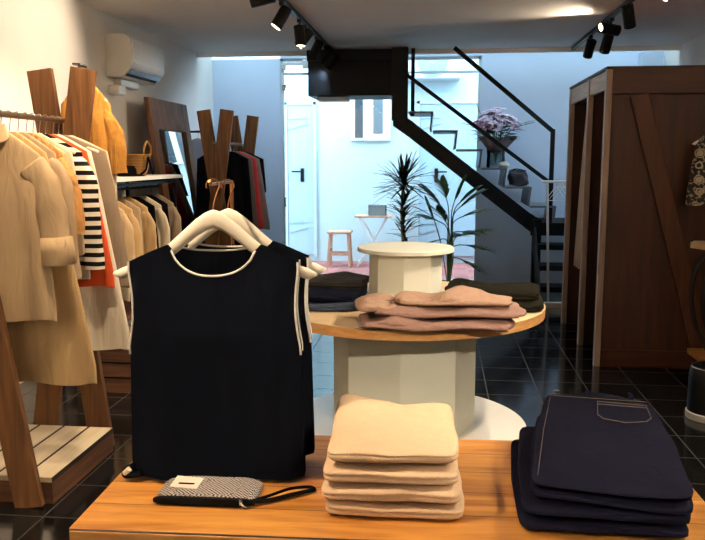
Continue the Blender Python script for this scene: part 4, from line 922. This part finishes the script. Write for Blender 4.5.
# white hanging rail near the stairs
wk = thing('white_clothes_rail', 'thin white clothes rail standing before the stairs', 'clothes rail', (1.3, 8.05, 0))
wm = MB()
obj('upright', MB().tube([(1.125, 8.05, .05), (1.075, 8.05, 1.285)], .013, 10), 'white', wk, True)
obj('upright', MB().tube([(1.60, 8.05, .05), (1.64, 8.05, 1.285)], .013, 10), 'white', wk, True)
obj('top_bar', MB().tube([(1.02, 8.05, 1.285), (1.70, 8.05, 1.285)], .013, 10), 'white', wk, True)
obj('floor_bar', MB().box((1.05, 8.02, .0), (1.66, 8.09, .055), bev=.006), 'white', wk)
G = 'empty hangers on the white rail'
for i, (x, lab) in enumerate(((1.165, 'empty white triangular hanger, leftmost on the white rail'), (1.20, 'empty white triangular hanger, middle one on the white rail'), (1.24, 'empty white triangular hanger, rightmost on the white rail'))):
    h = thing('wire_hanger', lab, 'hanger', (x, 8.05, 1.285), R(-28+i*12), G)
    obj('triangle', MB().tube([(0, 0, -.045), (.11, 0, -.19), (-.11, 0, -.19), (0, 0, -.045)], .006, 6), 'white', h, local=True)
    obj('hook', MB().tube([(0, 0, -.045), (.004, 0, -.02), (.017, 0, .0), (.009, 0, .016), (-.008, 0, .016), (-.017, 0, .002)], .003, 6), 'silver', h, local=True)

# ------------------------------------------------------------------ track lighting
def lamp(nm, loc, d, power, col=(1.0, .80, .58), ang=75, blend=.7):
    l = bpy.data.lights.new(nm, 'SPOT'); l.energy = power; l.color = col; l.spot_size = R(ang); l.spot_blend = blend; l.shadow_soft_size = .035
    o = bpy.data.objects.new(nm, l); C.objects.link(o); o.location = loc; o.rotation_euler = V(d).to_track_quat('-Z', 'Y').to_euler(); return o
def track(label, x, y0, y1):
    t = thing('lighting_track', label, 'lighting track', (x, y1, ZC)); obj('rail', MB().box((x-.018, y0, ZC-.035), (x+.018, y1, ZC-.0005), bev=.003), 'black', t); return t
track('black ceiling light track on the left', -1.21, -1.4, 9.0)
track('black ceiling light track on the right', 1.42, -1.4, 9.1)
def head_lamp(x, y, d, label, G, drop=.10, power=90, on=True, ang=75, col=(1.0, .80, .58)):
    d = V(d).normalized(); t = thing('track_spotlight', label, 'spotlight', (x, y, ZC-.035), 0, G); zc = ZC-.035-drop; c = V((x, y, zc))
    obj('adapter', MB().box((x-.017, y-.04, ZC-.062), (x+.017, y+.04, ZC-.036), bev=.003).cyl((x, y, ZC-.06), (x, y, zc+.02), .009, 8), 'black', t)
    a = c-d*.075; b = c+d*.10
    e = d.orthogonal().normalized()
    br = obj('barrel', MB().tube([a, a+d*.004, b-d*.004, b, b-d*.012], [.036, .046, .046, .044, .036], 20), 'black', t, True)
    obj('lens', MB().tube([b-d*.006, b-d*.001], [.040, .040], 20), 'lampwarm' if on else 'hingegrey', br, True)
    if on: lamp('spot_lamp', b+d*.015, d, power, col, ang)
P0 = 150; PF = 1.6; WARM, COOL = (1.0, .80, .58), (.56, .78, 1.0)
G = 'spotlights on the left ceiling track'
LT = [(5.43, (-.9, -.15, -.22), 'first in view on the left track, aimed at the wall', .09), (6.05, (-.45, -.2, -.8), 'second on the left track, tilted down left', .10), (6.80, (.12, -.1, -1), 'third on the left track, pointing straight down', .12),
      (7.08, (-.55, -.2, -.75), 'fourth on the left track, crossing the third', .10), (7.75, (-.5, .55, -.7), 'fifth on the left track, tilted left', .10), (8.35, (-.75, .5, -.8), 'sixth on the left track before the stair landing', .08), (8.8, (-.7, .2, -.9), 'last on the left track before the stair landing', .09)]
for y, d, lab, dr_ in LT: head_lamp(-1.21, y, d, 'added black fill spotlight '+lab, G, dr_, P0*(.8 if y < 7 else .16), ang=75 if y < 7 else 110, col=WARM if y < 7.5 else COOL)
for y, d, lab, pw, an in ((1.5, (.42, .28, -1), 'over the foreground table, left track', 110, 75), (2.7, (-.42, .2, -1), 'aimed at the nearest rack, left track', 62, 85), (3.5, (-.8, .1, -.75), 'aimed at the left wall, left track', 75, 90), (4.3, (-.7, .2, -.8), 'aimed at the shelf, left track', 110, 80)):
    head_lamp(-1.21, y, d, 'added black fill spotlight '+lab, G, .10, pw*PF, ang=an, col=(1.0, .72, .45) if 'left wall' in lab or 'rack' in lab else WARM)
G = 'spotlights on the right ceiling track'
RT = [(7.95, (-.1, .55, -.75), 'last on the right track, seen from behind', .11), (7.15, (-.1, .5, -.8), 'second from the far end of the right track, pointing down', .17), (7.12-.1, (-.75, -.30, .10), 'on the right track with its bright lens facing left', .09), (6.80-.4, (.25, .4, -.8), 'fourth from the far end of the right track, pointing down right', .08), (5.25, (-.5, -.3, -.7), 'nearest in view on the right track', .10)]
for y, d, lab, dr_ in RT: head_lamp(1.42, y, d, 'added black fill spotlight '+lab, G, dr_, P0*(.5 if y < 6.9 else .22), ang=75 if y < 6.9 else 100, col=WARM if y < 7.1 else COOL)
for y, d, lab, pw in ((1.9, (-.55, .0, -1), 'over the foreground table, right track', 80), (3.4, (-.75, .25, -1), 'aimed at the round table, right track', 110), (4.5, (-.45, .0, -1), 'added to brighten the round base, right track', 60)):  # the unseen spotlight over the round base is added to brighten it
    head_lamp(1.42, y, d, 'added black fill spotlight '+lab, G, .10, pw*PF)

# added unseen fill spotlights, lighting the room by bounce off walls and ceiling
G = 'added fill spotlights on the ceiling tracks'
for x, y, d, lab in ((-1.21, -.9, (-.9, 0, .12), 'washing the left wall at the street end'), (-1.21, .3, (-.9, .1, .12), 'washing the left wall before the racks'), (-1.21, -.3, (.1, -1, .12), 'washing the street end wall, left track'),
                     (1.42, -.9, (.9, 0, .12), 'washing the right wall at the street end'), (1.42, .3, (.9, .1, .12), 'washing the right wall near the street end'), (1.42, -.3, (-.1, -1, .12), 'washing the street end wall, right track'), (1.42, 1.4, (.9, -.1, .12), 'washing the right wall opposite the racks'), (1.42, 4.3, (.85, -.1, .22), 'aimed up at the right wall before the fitting room'), (-1.21, 3.9, (.45, .7, .42), 'aimed up at the ceiling, left track')):
    head_lamp(x, y, d, 'added black fill spotlight '+lab, G, .12, 700 if y < 2 else (260 if y == 4.3 else 70), ang=100)
head_lamp(1.42, -.75, (-1.62, 4.5, -2.2), 'added black spotlight with a narrow beam aimed at the round table, right track', G, .12, 520, ang=26)  # added unseen beam, brightens the plinth under the round top

# ------------------------------------------------------------------ daylight
wd = bpy.data.worlds.new('sky'); S.world = wd; wd.use_nodes = True
b = wd.node_tree.nodes['Background']; b.inputs[0].default_value = (.60, .83, 1.0, 1); b.inputs[1].default_value = 11
pt = bpy.data.lights.new('window_portal', 'AREA'); pt.shape = 'RECTANGLE'; pt.size = WX1-WX0; pt.size_y = ZC; pt.cycles.is_portal = True
po = bpy.data.objects.new('window_portal', pt); C.objects.link(po); po.location = ((WX0+WX1)/2, YB+.1, ZC/2); po.rotation_euler = (-pi/2, 0, 0)

S.view_settings.view_transform = 'Standard'; S.view_settings.look = 'None'; S.view_settings.gamma = 1; S.view_settings.exposure = 0
S.view_settings.use_curve_mapping = False
S.cycles.use_denoising = True; S.cycles.max_bounces = 10; S.cycles.diffuse_bounces = 5; S.cycles.glossy_bounces = 4; S.cycles.transparent_max_bounces = 12
S.cycles.caustics_reflective = False; S.cycles.caustics_refractive = False; S.cycles.sample_clamp_indirect = 6
